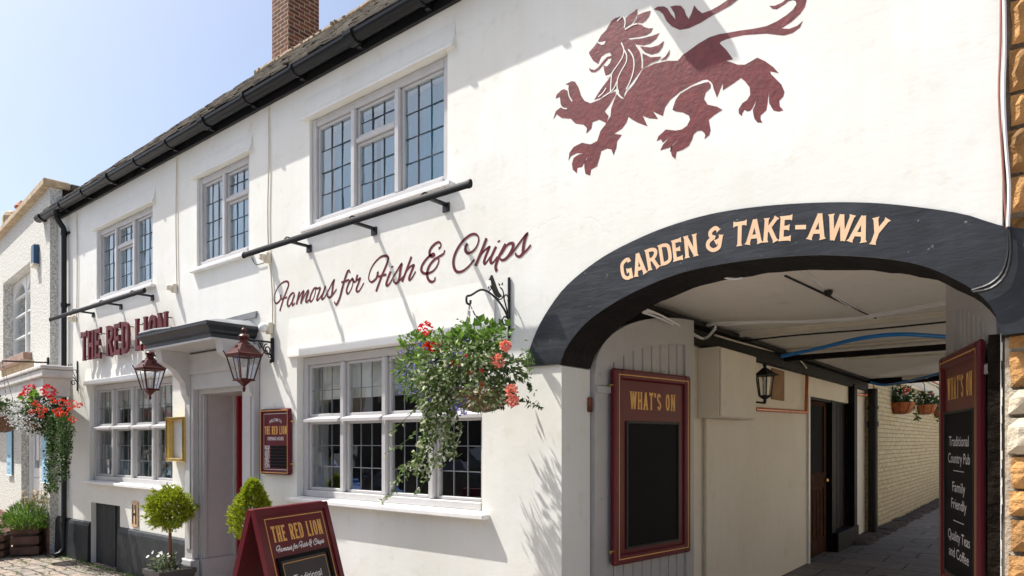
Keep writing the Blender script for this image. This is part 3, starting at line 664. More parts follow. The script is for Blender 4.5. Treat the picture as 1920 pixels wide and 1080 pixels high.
# ------------------------------------------------------------------ windows
def window(q, lights, glass, lead, curtain=None, sill=.05, transom_sill=False, sy=.07, reflection_sheet=None):
    X0, X1, Z0, Z1 = q; e = .004; fw = .062
    f = MB()
    y0, y1 = sy, sy+.075
    f.box((X0+e, y0, Z0+e), (X0+fw, y1, Z1-e), .006); f.box((X1-fw, y0, Z0+e), (X1-e, y1, Z1-e), .006)
    f.box((X0+fw+.001, y0+.004, Z1-fw-.01), (X1-fw-.001, y1, Z1-e), .006); f.box((X0+fw+.001, y0-.01, Z0+e), (X1-fw-.001, y1, Z0+fw), .006)
    n = len(lights); mw = .062
    lw = (X1-X0-2*fw-(n-1)*mw)/n
    gl, ld = MB(), MB(); yg = y0+.045
    for i, (tr, c, r1, r2) in enumerate(lights):
        a = X0+fw+i*(lw+mw); bx = a+lw
        if i: f.box((a-mw+.001, y0-.008, Z0+fw+.001), (a-.001, y1, Z1-fw-.011), .010)
        zs = [(Z0+fw, Z1-fw-.01, r1)] if tr is None else [(Z0+fw, Z0+fw+(Z1-Z0-2*fw)*tr-.02, r2), (Z0+fw+(Z1-Z0-2*fw)*tr+.02, Z1-fw-.01, r1)]
        if tr is not None:
            zt = Z0+fw+(Z1-Z0-2*fw)*tr
            if transom_sill: f.prism([(y1, zt-.024), (y0-.038, zt-.028), (y0-.038, zt-.004), (y0+.02, zt+.022), (y1, zt+.022)], 'x', a-.012, bx+.012)
            else: f.box((a+.001, y0+.002, zt-.02), (bx-.001, y1-.004, zt+.02), .005)
        cs = .026
        for k, (za, zb, r) in enumerate(zs):
            cy0, cy1 = y0+.022, y1-.006      # casement inside the frame
            f.box((a+.002, cy0, za+.001), (a+cs, cy1, zb-.001), .004); f.box((bx-cs, cy0, za+.001), (bx-.002, cy1, zb-.001), .004)
            f.box((a+cs+.001, cy0+.001, zb-cs), (bx-cs-.001, cy1, zb-.001), .004); f.box((a+cs+.001, cy0+.001, za+.001), (bx-cs-.001, cy1, za+cs), .004)
            xa, xb, zc, zd = a+cs, bx-cs, za+cs, zb-cs
            for jx in range(c):          # every leaded pane sits at its own slight tilt
                for jz in range(r):
                    ga, gb, gc, gd = xa+(xb-xa)*jx/c, xa+(xb-xa)*(jx+1)/c, zc+(zd-zc)*jz/r, zc+(zd-zc)*(jz+1)/r
                    ta, tb = random.uniform(-.0022, .0022), random.uniform(-.0022, .0022)
                    gl.poly([(ga, yg-ta-tb, gc), (gb, yg+ta-tb, gc), (gb, yg+ta+tb, gd), (ga, yg-ta+tb, gd)])
            for j in range(1, c):
                x = xa+(xb-xa)*j/c; ld.box((x-.0034, yg-.007, zc), (x+.0034, yg-.001, zd))
            for j in range(1, r):
                z = zc+(zd-zc)*j/r; ld.box((xa, yg-.0055, z-.0034), (xb, yg-.0005, z+.0034))
    w_ = f.build('window', GREYW, pub)
    split(gl.build('glass', glass, w_), .006); ld.build('leading', lead, w_)
    if sill:
        s = MB(); s.box((X0-.07, -sill, Z0-.045), (X1+.07, .005, Z0-.004), .008); s.box((X0+.004, .006, Z0-.012), (X1-.004, y0, Z0+.003))
        s.build('sill', SILLW, w_)
    if reflection_sheet:
        bb = MB(); bb.box((X0+fw, .20, reflection_sheet), (X1-fw, .205, Z1-.03)); bb.build('reflection_sheet', REFL, w_)  # pale sheet standing in for bright reflections in the upper panes
    if curtain:
        cm, parts = curtain
        c_ = MB()
        for x0, x1, z0 in parts:
            k = 60
            for i in range(k):
                def pt(i):
                    u = x0+(x1-x0)*i/k; return u, .26+.022*math.sin(i*1.15)+.012*math.sin(i*.47)
                (ua, ya), (ub, yb) = pt(i), pt(i+1)
                c_.poly([(ua, ya, z0), (ub, yb, z0), (ub, yb, Z1-.02), (ua, ya, Z1-.02)])
        c_.build('curtain', cm, w_, smooth=False)
    return w_
window(W1, [(None, 3, 4, 0), (.68, 3, 2, 3), (None, 3, 4, 0)], GLASSU, LEADD, (CURT, [(-9.78, -8.2, 3.44)]), sy=.025)
window(W2, [(None, 3, 4, 0), (.66, 3, 2, 3)], GLASSU, LEADD, (CURT, [(-7.14, -6.14, 3.44)]), sy=.025)
window(W3, [(None, 3, 4, 0), (.66, 3, 2, 3), (None, 3, 4, 0)], GLASSU, LEADD, (CURTT, [(-5.13, -4.55, 3.49), (-4.5, -3.48, 3.49)]), sy=.025)
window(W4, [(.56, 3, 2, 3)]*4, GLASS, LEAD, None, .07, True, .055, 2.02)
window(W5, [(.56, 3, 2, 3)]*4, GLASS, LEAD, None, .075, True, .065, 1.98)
# dark rooms behind
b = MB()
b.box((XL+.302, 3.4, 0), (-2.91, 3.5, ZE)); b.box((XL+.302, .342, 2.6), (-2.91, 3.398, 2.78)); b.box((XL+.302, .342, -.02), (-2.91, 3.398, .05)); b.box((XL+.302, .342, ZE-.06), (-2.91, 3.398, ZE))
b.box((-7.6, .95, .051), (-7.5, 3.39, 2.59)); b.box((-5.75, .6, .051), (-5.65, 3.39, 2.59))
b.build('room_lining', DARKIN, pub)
# ------------------------------------------------------------------ roof, gutter, chimney
EY, EZ, RY, RZ = -.155, 4.872, 3.2, 8.25
b = MB()
b.mat(DARKIN)
b.poly([(XL-.06, EY+.06, EZ-.03), (XR, EY+.06, EZ-.03), (XR, RY, RZ-.03), (XL-.06, RY, RZ-.03)])
b.mat(SLATE)
b.poly([(XL-.06, 6.6, EZ), (XR, 6.6, EZ), (XR, RY, RZ), (XL-.06, RY, RZ)])
sd = Vector((0, RY-EY, RZ-EZ)).normalized(); sn = Vector((0, -sd.z, sd.y)); SLN = math.hypot(RY-EY, RZ-EZ)
rows = 24; ch = SLN/rows
for r in range(rows):
    x = XL-.08-(.13 if r % 2 else 0)
    while x < XR:
        wd = random.uniform(.21, .29); x2 = min(x+wd-.006, XR)
        if x2 > XL-.07:
            xa = max(x, XL-.08+random.uniform(-.01, .01)); t0 = r*ch+random.uniform(-.012, .012); t1 = (r+1.45)*ch
            up = random.uniform(.012, .026); base = Vector((0, EY, EZ))
            c = [base+sd*t0+sn*up+Vector((xa, 0, 0)), base+sd*t0+sn*(up+random.uniform(-.004, .004))+Vector((x2, 0, 0)), base+sd*min(t1, SLN)+sn*.003+Vector((x2, 0, 0)), base+sd*min(t1, SLN)+sn*.003+Vector((xa, 0, 0))]
            b.poly(c); b.poly([c[0], c[1], c[1]-sn*.012, c[0]-sn*.012])
        x += wd
roof = b.build('roof', None, pub)
b = MB()
x = XL-.08
while x < XR:
    wd = .32
    b.tube([(x, RY, RZ-.02+random.uniform(-.01, .015)), (min(x+wd, XR), RY, RZ-.02+random.uniform(-.01, .015))], .075+random.uniform(0, .012), 10)
    for _ in range(3):
        b.lathe((x+random.random()*wd, RY-.06+random.uniform(-.03, .03), RZ+.01), [(.01, -.02), (.035, 0), (.02, .015), (.008, .02)], 6, random.random()*3)
    x += wd+.01
b.build('ridge', MOSS, roof)
b = MB(); cx0, cx1, cy0, cy1 = -11.02, -10.52, 3.32, 3.96
b.box((cx0, cy0, 6.6), (cx1, cy1, 10.6)); b.box((cx0-.05, cy0-.05, 10.602), (cx1+.05, cy1+.05, 10.8))
b.build('chimney', CHIM, roof)
b = MB(); gy, gz, gr = -.122, 4.838, .060
n = 10
prof = [(gy-gr*math.cos(math.pi*i/n), gz-gr*math.sin(math.pi*i/n)) for i in range(n+1)]
prof = [(gy-gr-.004, gz+.006)]+prof+[(gy+gr, gz+.02)]
prof += [(gy+(gr-.006)*math.cos(math.pi*i/n), gz-(gr-.006)*math.sin(math.pi*i/n)+.001) for i in range(n+1)]
b.prism(prof, 'x', XL-.36, XR)
b.prism([(gy-gr, gz)]+[(gy-gr*math.cos(math.pi*i/n), gz-gr*math.sin(math.pi*i/n)) for i in range(n+1)]+[(gy+gr, gz)], 'x', XL-.364, XL-.352)
gut = b.build('gutter', GUTT, pub)
x = XL-.2
while x < XR:
    b = MB()
    k = .072 if (round((x-XL)/.78) % 3) else .078; wd = .016 if k < .075 else .05
    b.prism([(gy-k*math.cos(math.pi*i/n), gz+.004-k*math.sin(math.pi*i/n)) for i in range(n+1)]+[(gy+.055, gz+.01), (gy-.055, gz+.012)], 'x', x-wd, x+wd)
    b.box((x-.02, gy+.04, gz-.07), (x+.02, -.03, gz-.03)); x += .78
    b.build('gutter_bracket', GUTT, gut)
b = MB(); b.box((XL-.02, -.034, 4.755), (XR, -.003, 5.0)); b.build('fascia', BLACK, pub)
b = MB()                                 # downpipe with its swan neck
dx = P(120, 700, -.048).x
b.tube([(dx-.03, gy-.01, 4.80), (dx-.03, gy-.01, 4.72), (dx-.015, -.09, 4.63), (dx, -.052, 4.56), (dx, -.048, 4.46)], .036, 12, smooth=3)
b.tube([(dx, -.048, 4.50), (dx, -.048, .12), (dx+.01, -.10, .05), (dx+.015, -.17, .03)], .034, 12)
for z in (4.5, 3.5, 2.5, 1.3, .45): b.tube([(dx, -.048, z-.03), (dx, -.048, z+.03)], .041, 12); b.box((dx-.012, -.03, z-.012), (dx+.10, -.003, z+.012))
b.tube([(dx-.03, gy-.01, 4.73), (dx-.03, gy-.01, 4.79)], .045, 12)
smooth_by_angle(b.build('downpipe', BLACK, pub))
# ------------------------------------------------------------------ porch
b = MB(); pl0, pl1, pr0, pr1 = -7.28, -7.102, -6.138, -5.93
for x0, x1 in ((pl0, pl1), (pr0, pr1)):
    b.box((x0, -.07, .36), (x1, -.003, 2.30), .008); b.box((x0-.025, -.10, -.01), (x1+.025, -.003, .358), .012)
    b.box((x0+.04, -.082, .46), (x1-.04, -.0705, 2.12), .005)
b.box((pl0-.01, -.085, 2.302), (pr1+.01, -.003, 2.52), .01); b.box((pl1+.004, -.068, 2.144), (pr0-.004, -.004, 2.30))
for x in (DOOR[0]+.003, DOOR[1]-.033):   # panelled reveals
    b.box((x, -.002, 0), (x+.03, .47, 2.13)); s = 1 if x < -6.6 else -1; xx = x+.03 if s > 0 else x
    for y0, y1 in ((.02, .06), (.36, .42)): b.box((xx+s*.001, y0, .05), (xx+s*.018, y1, 2.1), .004)
    b.box((xx+s*.001, -.002, .0), (xx+s*.03, .44, .36), .005)
b.box((DOOR[0]+.034, -.002, 2.10), (DOOR[1]-.034, .47, 2.138))
for x in (pl0+.01, pr1-.13):             # scrolled brackets under the hood
    b.prism([(-.072, 2.02), (-.11, 2.10), (-.13, 2.22), (-.22, 2.34), (-.36, 2.42), (-.38, 2.54), (-.072, 2.54)], 'x', x, x+.12)
porch = b.build('porch', GREYW, pub)
b = MB()
cA, cB, pz = -7.43, -5.985, .50
def ring_(off, z): return [(cA-off, .0), (cA-off, -pz-off), (cB+off*.8, -pz-off), (cB+.04+off, .0)]
lev = [(-.07, 2.548), (-.07, 2.59), (-.045, 2.608), (-.04, 2.63), (-.015, 2.655), (0, 2.668), (0, 2.69), (-.01, 2.695)]
o = len(b.v)
for off, z in lev:
    for x, y in ring_(off, z): b.v.append(Vector((x, y, z)))
for i in range(len(lev)-1):
    for j in range(3): b.face((o+4*i+j, o+4*i+j+1, o+4*i+5+j, o+4*i+4+j))
b.face((o, o+1, o+2, o+3))
canopy = b.build('canopy', BAND, porch)
b = MB(); z = 2.697; rg = [(cA+.0, 0), (cA, -pz), (cB, -pz), (cB+.03, 0)]
b.poly([(x, y, z) for x, y in rg]); tp = [(cA+.12, .0, z+.07), (cA+.12, -pz+.16, z+.045), (cB-.10, -pz+.16, z+.045), (cB-.10, 0, z+.07)]
for i in range(3): b.poly([(rg[i][0], rg[i][1], z), (rg[i+1][0], rg[i+1][1], z), tp[i+1], tp[i]])
b.poly(tp); b.tube([(cA+.02, -pz+.03, z+.02), (cA+.20, -pz+.10, z+.05), (cA+.5, -pz+.13, z+.04)], .016, 6)
b.prism([(cA+.1, z+.09), (cB+.0, z+.09), (cB+.02, z+.15), (cA+.5, z+.13)], 'y', -.02, -.004)
b.build('lead_flashing', M('grey_lead', (.20, .21, .22), .55, .25, 8, .3, 20), canopy)
b = MB(); b.box((cA+.06, -pz+.06, 2.535), (cB-.02, -.003, 2.553)); b.build('canopy_soffit', GREYW, canopy)
b = MB(); b.box((DOOR[0]+.034, .42, .0), (DOOR[1]-.034, .47, 2.10)); b.box((DOOR[0]+.034, .39, 0), (DOOR[0]+.09, .419, 2.1)); b.box((DOOR[1]-.30, .39, 0), (DOOR[1]-.034, .419, 2.1))
b.box((DOOR[0]+.15, .40, .25), (DOOR[1]-.4, .419, 1.0), .01); b.box((DOOR[0]+.15, .40, 1.15), (DOOR[1]-.4, .419, 1.9), .01)
b.build('front_door', FDOOR, pub)
# ------------------------------------------------------------------ passage
PWX = -2.55
b = MB()
b.box((-2.9, .346, -.05), (PWX, 5.86, 2.66)); b.box((-2.9, 8.30, -.05), (PWX, 9.3, 2.66)); b.box((-2.9, 5.862, 2.2), (PWX, 8.298, 2.66))
b.box((-2.9, 5.862, -.05), (-2.8, 8.298, 2.198)); b.box((-2.9, .346, 2.664), (XR, 9.3, 2.9)) if 0 else None
b.box((.12, .346, -.05), (.45, 1.2, 2.66))  # no wall beyond this stub: side left open to bring light in
b.build('passage_wall', WALLIN, pub)
b = MB(); b.box((-2.95, .346, 2.664), (.45, 2.95, 2.80)); b.box((-2.95, 2.952, 2.652), (.45, 4.60, 2.80)); b.box((-2.95, 4.602, 2.640), (.45, 9.3, 2.80))
b.box((-2.95, .20, 2.804), (.45, 9.3, ZE))
ceil = b.build('passage_ceiling', CEIL, pub)
# battens and joints under the ceiling
for q in (((PWX, 2.94, 2.612), (.118, 2.965, 2.650)), ((PWX+.05, 4.40, 2.618), (.118, 4.44, 2.6395)), ((-1.9, 8.7, 2.58), (-.6, 8.74, 2.6395))): b = MB(); b.box(*q); b.build('ceiling_batten', CABLE, ceil)
b = MB()
b.box((PWX+.002, .36, 2.46), (PWX+.07, 9.2, 2.60), .01); b.box((PWX+.071, 4.62, 2.54), (.1, 4.70, 2.60)); b.box((PWX+.002, .36, 2.602), (PWX+.16, 9.2, 2.636))
b.box((PWX+.1, 8.9, 2.575), (.1, 9.25, 2.636)); b.tube([(-1.35, .9, 2.66), (-1.2, 2.9, 2.655)], .008, 6)
b.tube([(-2.3, 9.05, 2.575), (-.4, 8.3, 2.585)], .05, 12)
b.build('passage_beam', SOFF, ceil)
for y in (3.6, 6.4, 9.1):
    b = MB(); b.box((.2, y-.1, 0), (.40, y+.1, 2.638), .01); b.build('timber_post', SOFF, pub)  # unseen posts added along the side opened for light
b = MB()                                 # side door, its black frame
b.box((-2.650, 5.90, .02), (-2.600, 6.98, 2.16)); b.box((-2.599, 5.98, 1.18), (-2.585, 6.06, 2.1)); b.box((-2.599, 6.78, .05), (-2.580, 6.9, 2.1))
b.box((-2.599, 5.95, .95), (-2.582, 6.9, 1.16)); b.box((-2.599, 5.95, .05), (-2.582, 6.9, .25))
for i in range(4): b.box((-2.599, 6.08+i*.18, .27), (-2.592, 6.23+i*.18, .93), .003)
sdoor = b.build('side_door', DOORW, pub)
b = MB(); b.poly([(-2.598, 6.06, 1.17), (-2.598, 6.78, 1.17), (-2.598, 6.78, 2.1), (-2.598, 6.06, 2.1)]); b.build('glass', GLASSD, sdoor)
b = MB(); b.lathe((-2.560, 6.83, 1.05), [(.01, -.03), (.03, -.015), (.03, .015), (.01, .03)], 10); b.build('handle', BRASS, sdoor)
b = MB(); b.box((-2.79, 6.985, .0), (-2.52, 7.15, 2.196)); b.box((-2.79, 7.152, .0), (-2.60, 8.2, 2.19))
for i in range(5): b.box((-2.599, 7.17+i*.2, .1), (-2.592, 7.35+i*.2, 2.15), .003)
b.box((-2.57, 8.1, 0), (-2.46, 8.29, 2.5)); b.box((-2.57, 7.0, 0), (-2.44, 8.3, .28)); b.box((-2.79, 5.87, 2.16), (-2.53, 6.98, 2.197))
b.build('door_frame', SOFF, pub)
b = MB(); b.box((PWX-.02, 5.80, 0), (PWX+.03, 5.87, 2.2), .005); b.build('door_casing', WHITE, pub)
b = MB(); b.tube([(-2.43, 9.32, 0), (-2.43, 9.32, 2.5)], .075, 14); b.tube([(-2.43, 9.32, 1.85), (-2.43, 9.32, 1.95)], .09, 14); b.tube([(-2.43, 9.32, 2.15), (-2.43, 9.32, 2.2)], .09, 14)
smooth_by_angle(b.build('passage_downpipe', BLACK, pub))
b = MB(); b.box((-2.46-.05, .02, -.04), (-2.455, .34, 2.07)) if 0 else None
b.prism([(-2.46, .0), (-2.449, .02)] if 0 else [(-2.56, .343), (-2.475, .343), (-2.485, .40), (-2.50, .44), (-2.56, .44)], 'z', 0, 2.45)
b.build('gate_jamb', WALL, pub)
# ------------------------------------------------------------------ neighbouring house
NA = math.atan2(-.0998, .995); NK = Vector((-11.17, -.10, 0))
nh = thing('neighbour_house', NK, 'pebbledashed house with stone coping and a gothic window, joined to the pub beside its downpipe', 'house', None, NA)
NX, NYv = Vector((math.cos(NA), math.sin(NA), 0)), Vector((-math.sin(NA), math.cos(NA), 0))
def PN(px, py, yl=0.0):                  # point on the neighbour's front, in its own coordinates
    r = (px-CX)/FOC; dr = Vector((C_*r-S_, S_*r+C_, 0)); o = Vector((0, -D, 0))
    p0 = NK+NYv*yl; t = (p0-o).dot(NYv)/dr.dot(NYv); w_ = o+dr*t
    return Vector(((w_-NK).dot(NX), yl, EYE+(HY-py)*t/FOC))
nt_ = PN(92, 352).z
nw0, nw1 = PN(6, 600).x, PN(57, 600).x; nz0, nz1 = PN(30, 672).z, PN(30, 512).z
nd0, nd1 = PN(40, 850).x, PN(74, 850).x; ndz = PN(60, 778).z
b = solid2d([(-7, -.05), (0, -.05), (0, nt_), (-7, nt_)], [rect(nw0, nw1, nz0, nz1), rect(nd0, nd1, -.02, ndz)], 0, .3)
b.build('wall', DASH, nh, local=True)
b = MB(); b.box((-7, .301, -.05), (0, .5, nt_-.01)) if 0 else None
b.box((-.3, .302, 0), (-.001, 7, nt_-.001)); b.build('side_wall', DASHT, nh, local=True)
b = MB(); b.box((-7.1, -.09, nt_), (.06, .24, nt_+.10), .012); b.build('coping', DASHT, nh, local=True)
b = MB(); b.box((-.30, .243, nt_), (.05, 7.05, nt_+.098), .012); b.build('flank_coping', M('shaded_coping_stone', (.10, .085, .07), .9, .3), nh, local=True)  # shade on the side run put into the colour as darker stone
b = MB(); b.box((.002, .15, nt_-.75), (.012, 7, nt_-.004)); b.build('dark_flank', SOFF, nh, local=True)  # flat black sheet over the upper side wall
b = MB(); k = PN(38, 392, 2.0); k2 = PN(26, 402, 2.0)
b.lathe((k2.x-.05, 2.0, k2.z-1.2), [(.30, 0), (.30, 1.1), (.24, 1.22), (.16, 1.28)], 8, .4); b.build('chimney', DASHT, nh, local=True)
b = MB(); b.lathe((k.x, 2.02, k.z-.9), [(.14, 0), (.13, .9), (.17, .92), (.17, .97), (.15, .99), (.02, 1.16)], 12); b.build('chimney_pot', TERRA, nh, local=True)
b = MB()
b.box((nw0+.01, .14, nz0+.01), (nw0+.07, .2, nz1-.01)); b.box((nw1-.07, .14, nz0+.01), (nw1-.01, .2, nz1-.01)); b.box((nw0+.071, .14, nz0+.01), (nw1-.071, .2, nz0+.07))
wm = (nw0+nw1)/2; b.box((wm-.025, .135, nz0+.071), (wm+.025, .2, nz1-.02))
hw_ = (nw1-nw0)/2-.07
for s in (-1, 1):                        # pointed heads of the two lights
    a0, a1 = (nw0+.07, wm-.025) if s < 0 else (wm+.025, nw1-.07); c0 = (a0+a1)/2; zz = nz1-.45
    for t in (-1, 1):
        e0 = a0 if t < 0 else a1
        arc = [(e0+(c0-e0)*(1-math.cos(q*math.pi/2/6)), zz+.38*math.sin(q*math.pi/2/6)) for q in range(7)]
        b.prism([(e0, nz1-.011)]+arc+[(c0, nz1-.011)], 'y', .145, .195)
    for z in (nz0+.42, nz0+.80, nz0+1.12): b.box((a0+.001, .15, z-.012), (a1-.001, .19, z+.012))
nwin = b.build('window', WHITE, nh, local=True)
b = MB(); b.poly([(nw0+.05, .18, nz0+.05), (nw1-.05, .18, nz0+.05), (nw1-.05, .18, nz1-.05), (nw0+.05, .18, nz1-.05)]); b.build('glass', GLASSU, nwin, local=True)
b = MB(); b.box((nw0-.12, -.11, nz0-.12), (nw1+.12, .14, nz0-.003), .01); b.build('sill', M('brown_stone_sill', (.30, .20, .15), .8, .3), nwin, local=True)
b = MB(); b.box((nw0-.1, -.012, nz0-.75), (nw1+.22, .005, nz0-.125)); b.build('patch_render', DASHT, nh, local=True)
b = MB(); lz = PN(60, 712).z; lx = PN(86, 712, -.3).x
b.box((-6.5, -.34, lz-.13), (lx, -.003, lz-.03), .015); b.box((-6.5, -.36, lz-.028), (lx+.02, -.003, lz+.02), .01); b.box((-6.5, -.30, lz-.36), (lx-.15, -.003, lz-.132))
b.build('shop_fascia', M('pale_shop_paint', (.60, .57, .53), .6, .12, 6), nh, local=True)
b = MB()
b.box((nd0+.003, .10, 0), (nd0+.10, .22, ndz-.003)); b.box((nd1-.06, .10, 0), (nd1-.003, .22, ndz-.003)); b.box((nd0+.101, .14, .04), (nd1-.061, .19, 1.02)); b.box((nd0+.101, .14, 1.03), (nd1-.061, .19, 1.18))
b.box((nd0+.101, .14, 1.18), (nd0+.2, .19, ndz-.01)); b.box((nd1-.14, .14, 1.18), (nd1-.061, .19, ndz-.01))
nd = b.build('door', WHITE, nh, local=True)
b = MB(); b.poly([(nd0+.19, .17, 1.17), (nd1-.13, .17, 1.17), (nd1-.13, .17, ndz-.02), (nd0+.19, .17, ndz-.02)]); b.build('glass', GLASS, nd, local=True)
b = MB(); b.box((nd0+.25, .155, 1.3), (nd0+.42, .16, 1.8)); b.build('notice', PAPER, nd, local=True)
b = MB(); b.lathe((nd1-.11, .12, 1.42), [(.005, -.02), (.02, -.01), (.02, .01), (.005, .02)], 8); b.build('handle', BRASS, nd, local=True)
b = MB()
for x0, x1 in ((nd1+.02, nd1+.62), (-5, nd0-.05)): b.prism([(x0, .0), (x1, 0), (x1, .34), ((x0+x1)/2, .39), (x0, .33)], 'y', -.03, -.002)
b.build('plinth', M('crumbling_brick', (.22, .11, .08), .95, .5, 10, 1, 30, bd=.03), nh, local=True)
b = MB(); b.box((-6.9, .8, 0), (-.31, .85, nt_-.1)); b.build('room_lining', DARKIN, nh, local=True)
def on_nh(px, py, yl=0.): l = PN(px, py, yl); return NK+NX*l.x+NYv*l.y+Vector((0, 0, l.z))
# alarm box and banners
p = on_nh(71, 478, -.004)
t = thing('alarm_box', p, 'small blue bell box high on the pebbledashed wall', 'alarm', None, NA)
b = MB(); b.prism([(0, -.15), (-.07, -.14), (-.07, .13), (0, .14)], 'x', -.085, .085); b.build('cover', M('blue_plastic', (.012, .06, .13), .4), t, local=True)
b = MB(); b.prism([(.0, -.20), (-.08, -.18), (-.08, -.142), (0, -.152)], 'x', -.085, .085); b.build('base', CABLE, t, local=True)
for px, z0, z1, w_, words, lab in ((86.5, 905, 790, .42, (('ARTS', .7), ('GIFTS', .42), ('CARDS', .17)), 'pale blue hanging banner between the white shop door and the black downpipe'), (18.5, 890, 800, .38, (('&', .62), ('TEA', .35), ('ROOM', .2)), 'pale blue hanging banner on the far side of the white shop door from the downpipe')):
    p = on_nh(px, 850, -.02); za, zb = on_nh(px, z0, -.02).z, on_nh(px, z1, -.02).z; hh = zb-za
    t = thing('banner', (p.x, p.y, za), lab, 'banner', None, NA)
    b = MB(); b.box((-w_/2, -.012, 0), (w_/2, 0, hh)); b.build('cloth', BANBLUE, t, local=True)
    b = MB()
    for wd, f in words[1:]: font_text(b, wd, lambda u, v, l: Vector((u, -.0125-l, hh*f+v)), .6*w_, .05, .001)
    b.lathe((0, -.0135, 0), [(0, 0), (0, 0)], 3) if 0 else None
    ribbon(b, [Vector((.09*math.cos(a), .07*hh+.035*math.sin(a))) for a in [i*math.pi/8 for i in range(16)]], .004, lambda u, v, l: Vector((u, -.0125-l, v)), .001, closed=True)
    split(b.build('lettering', M('navy_print', (.06, .08, .18), .6), t, local=True), .04)
    b = MB(); b.tube([(-w_/2-.02, -.006, hh+.01), (w_/2+.02, -.006, hh+.01)], .012, 8); b.tube([(-w_/2-.02, -.006, -.01), (w_/2+.02, -.006, -.01)], .012, 8); split(b.build('rod', WHITE, t, local=True))
# ------------------------------------------------------------------ stone house at the right
sh = thing('stone_house', (1.5, .3, 0), 'orange ironstone house adjoining the arch end of the pub', 'house')
b = MB(); b.box((XR+.004, .10, -.05), (9, 1.1, 6.5))
for a in () : pass
b.build('wall', MORTAR, sh)
b = MB()
def block(x0, x1, z0, z1, yf, mat):
    b.mat(mat); nx, nz = max(3, int((x1-x0)/.035)), max(3, int((z1-z0)/.035)); o = len(b.v); sd_ = random.random()*50
    for i in range(nx+1):
        for j in range(nz+1):
            u, v = i/nx, j/nz; ex = min(u, 1-u)*(x1-x0); ez = min(v, 1-v)*(z1-z0); e = min(ex, ez)
            x, z = x0+(x1-x0)*u, z0+(z1-z0)*v
            q = noise.noise(Vector((x*7+sd_, z*7, sd_)))*.022+noise.noise(Vector((x*19+sd_, z*26, 3)))*.014
            y = yf-(.018 if e > .004 else .0)+q*(1 if e > .01 else .3)
            b.v.append(Vector((x+noise.noise(Vector((z*11, sd_, x)))*.008, y, z+noise.noise(Vector((x*11, sd_, z)))*.008)))
    for i in range(nx):
        for j in range(nz):
            a = o+i*(nz+1)+j; b.face((a, a+nz+1, a+nz+2, a+1))
    for j in range(nz):                  # left return of the block
        a = o+j; k = len(b.v); b.v += [b.v[a]+Vector((0, .12, 0)), b.v[a+1]+Vector((0, .12, 0))]; b.face((a, a+1, k+1, k))
z = -.05
while z < 6.3:
    h = random.choice((.12, .15, .17, .2)); x = XR+.012+random.uniform(0, .02)
    while x < 3:
        wd = random.uniform(.18, .42)
        if z > 2.55 or z+h < 2.07 or x > .3 or True:
            pale = (1.45 < z < 1.75 and x < 0)
            block(x, x+wd-.016, z, z+h-.016, .03 if not(2.0 < z+h and z < 2.55 and x < .3) else .08, STONEP if pale else STONE)
        x += wd
    z += h
b.build('stone_block', None, sh)
b = MB()                                 # ragged end of the render and old jamb post
for i in range(52):
    z = i*.04; b.box((-.238+random.uniform(-.0015, .0015), .14+random.uniform(0, .002), z), (-.192, .28, z+.0402))
b.build('jamb_post', POSTM, pub)
b = MB()
for i in range(52):
    z = i*.04; k = random.uniform(-.002, .004)
    b.box((-.1915, .128+random.uniform(0, .008), z), (-.1875+k, .158, z+.0402))
b.build('jamb_mortar', WALL, pub)
# yard beyond the passage
yw = MB(); yw.box((-2.9, 9.31, -.05), (-2.50, 34, 3.1)); t = yw.build('yard_wall', YARD); tag(t, 'cream painted brick wall beyond the passage with flower baskets hung on it', 'wall')
yr = MB(); yr.box((7.0, 1.2, -.05), (7.3, 34, 3.2)); t = yr.build('bounce_wall', YARD); tag(t, 'unseen cream brick wall added to bounce sun into the passage from its open side', 'wall')  # unseen wall, added to throw sunlight back into the passage
ye = MB(); ye.box((-2.49, 33, -.05), (6.99, 33.4, 3.0)); t = ye.build('end_wall', YARD); tag(t, 'cream painted brick wall closing the far end of the yard', 'wall')
lt = thing('lean_to_roof', (-2.8, 15, 3.1), 'red tiled roof edge with white fascia above the yard wall', 'roof')
b = MB(); b.prism([(-2.42, 3.13), (-3.6, 3.9), (-3.6, 3.85), (-2.42, 3.08)], 'y', 9.4, 33); b.build('tiles', TERRA, lt)
b = MB(); b.box((-2.498, 9.5, 2.86), (-2.46, 33, 3.04)); b.tube([(-2.44, 9.5, 2.80), (-2.44, 33, 2.80)], .04, 8); b.build('fascia', CABLE, lt)
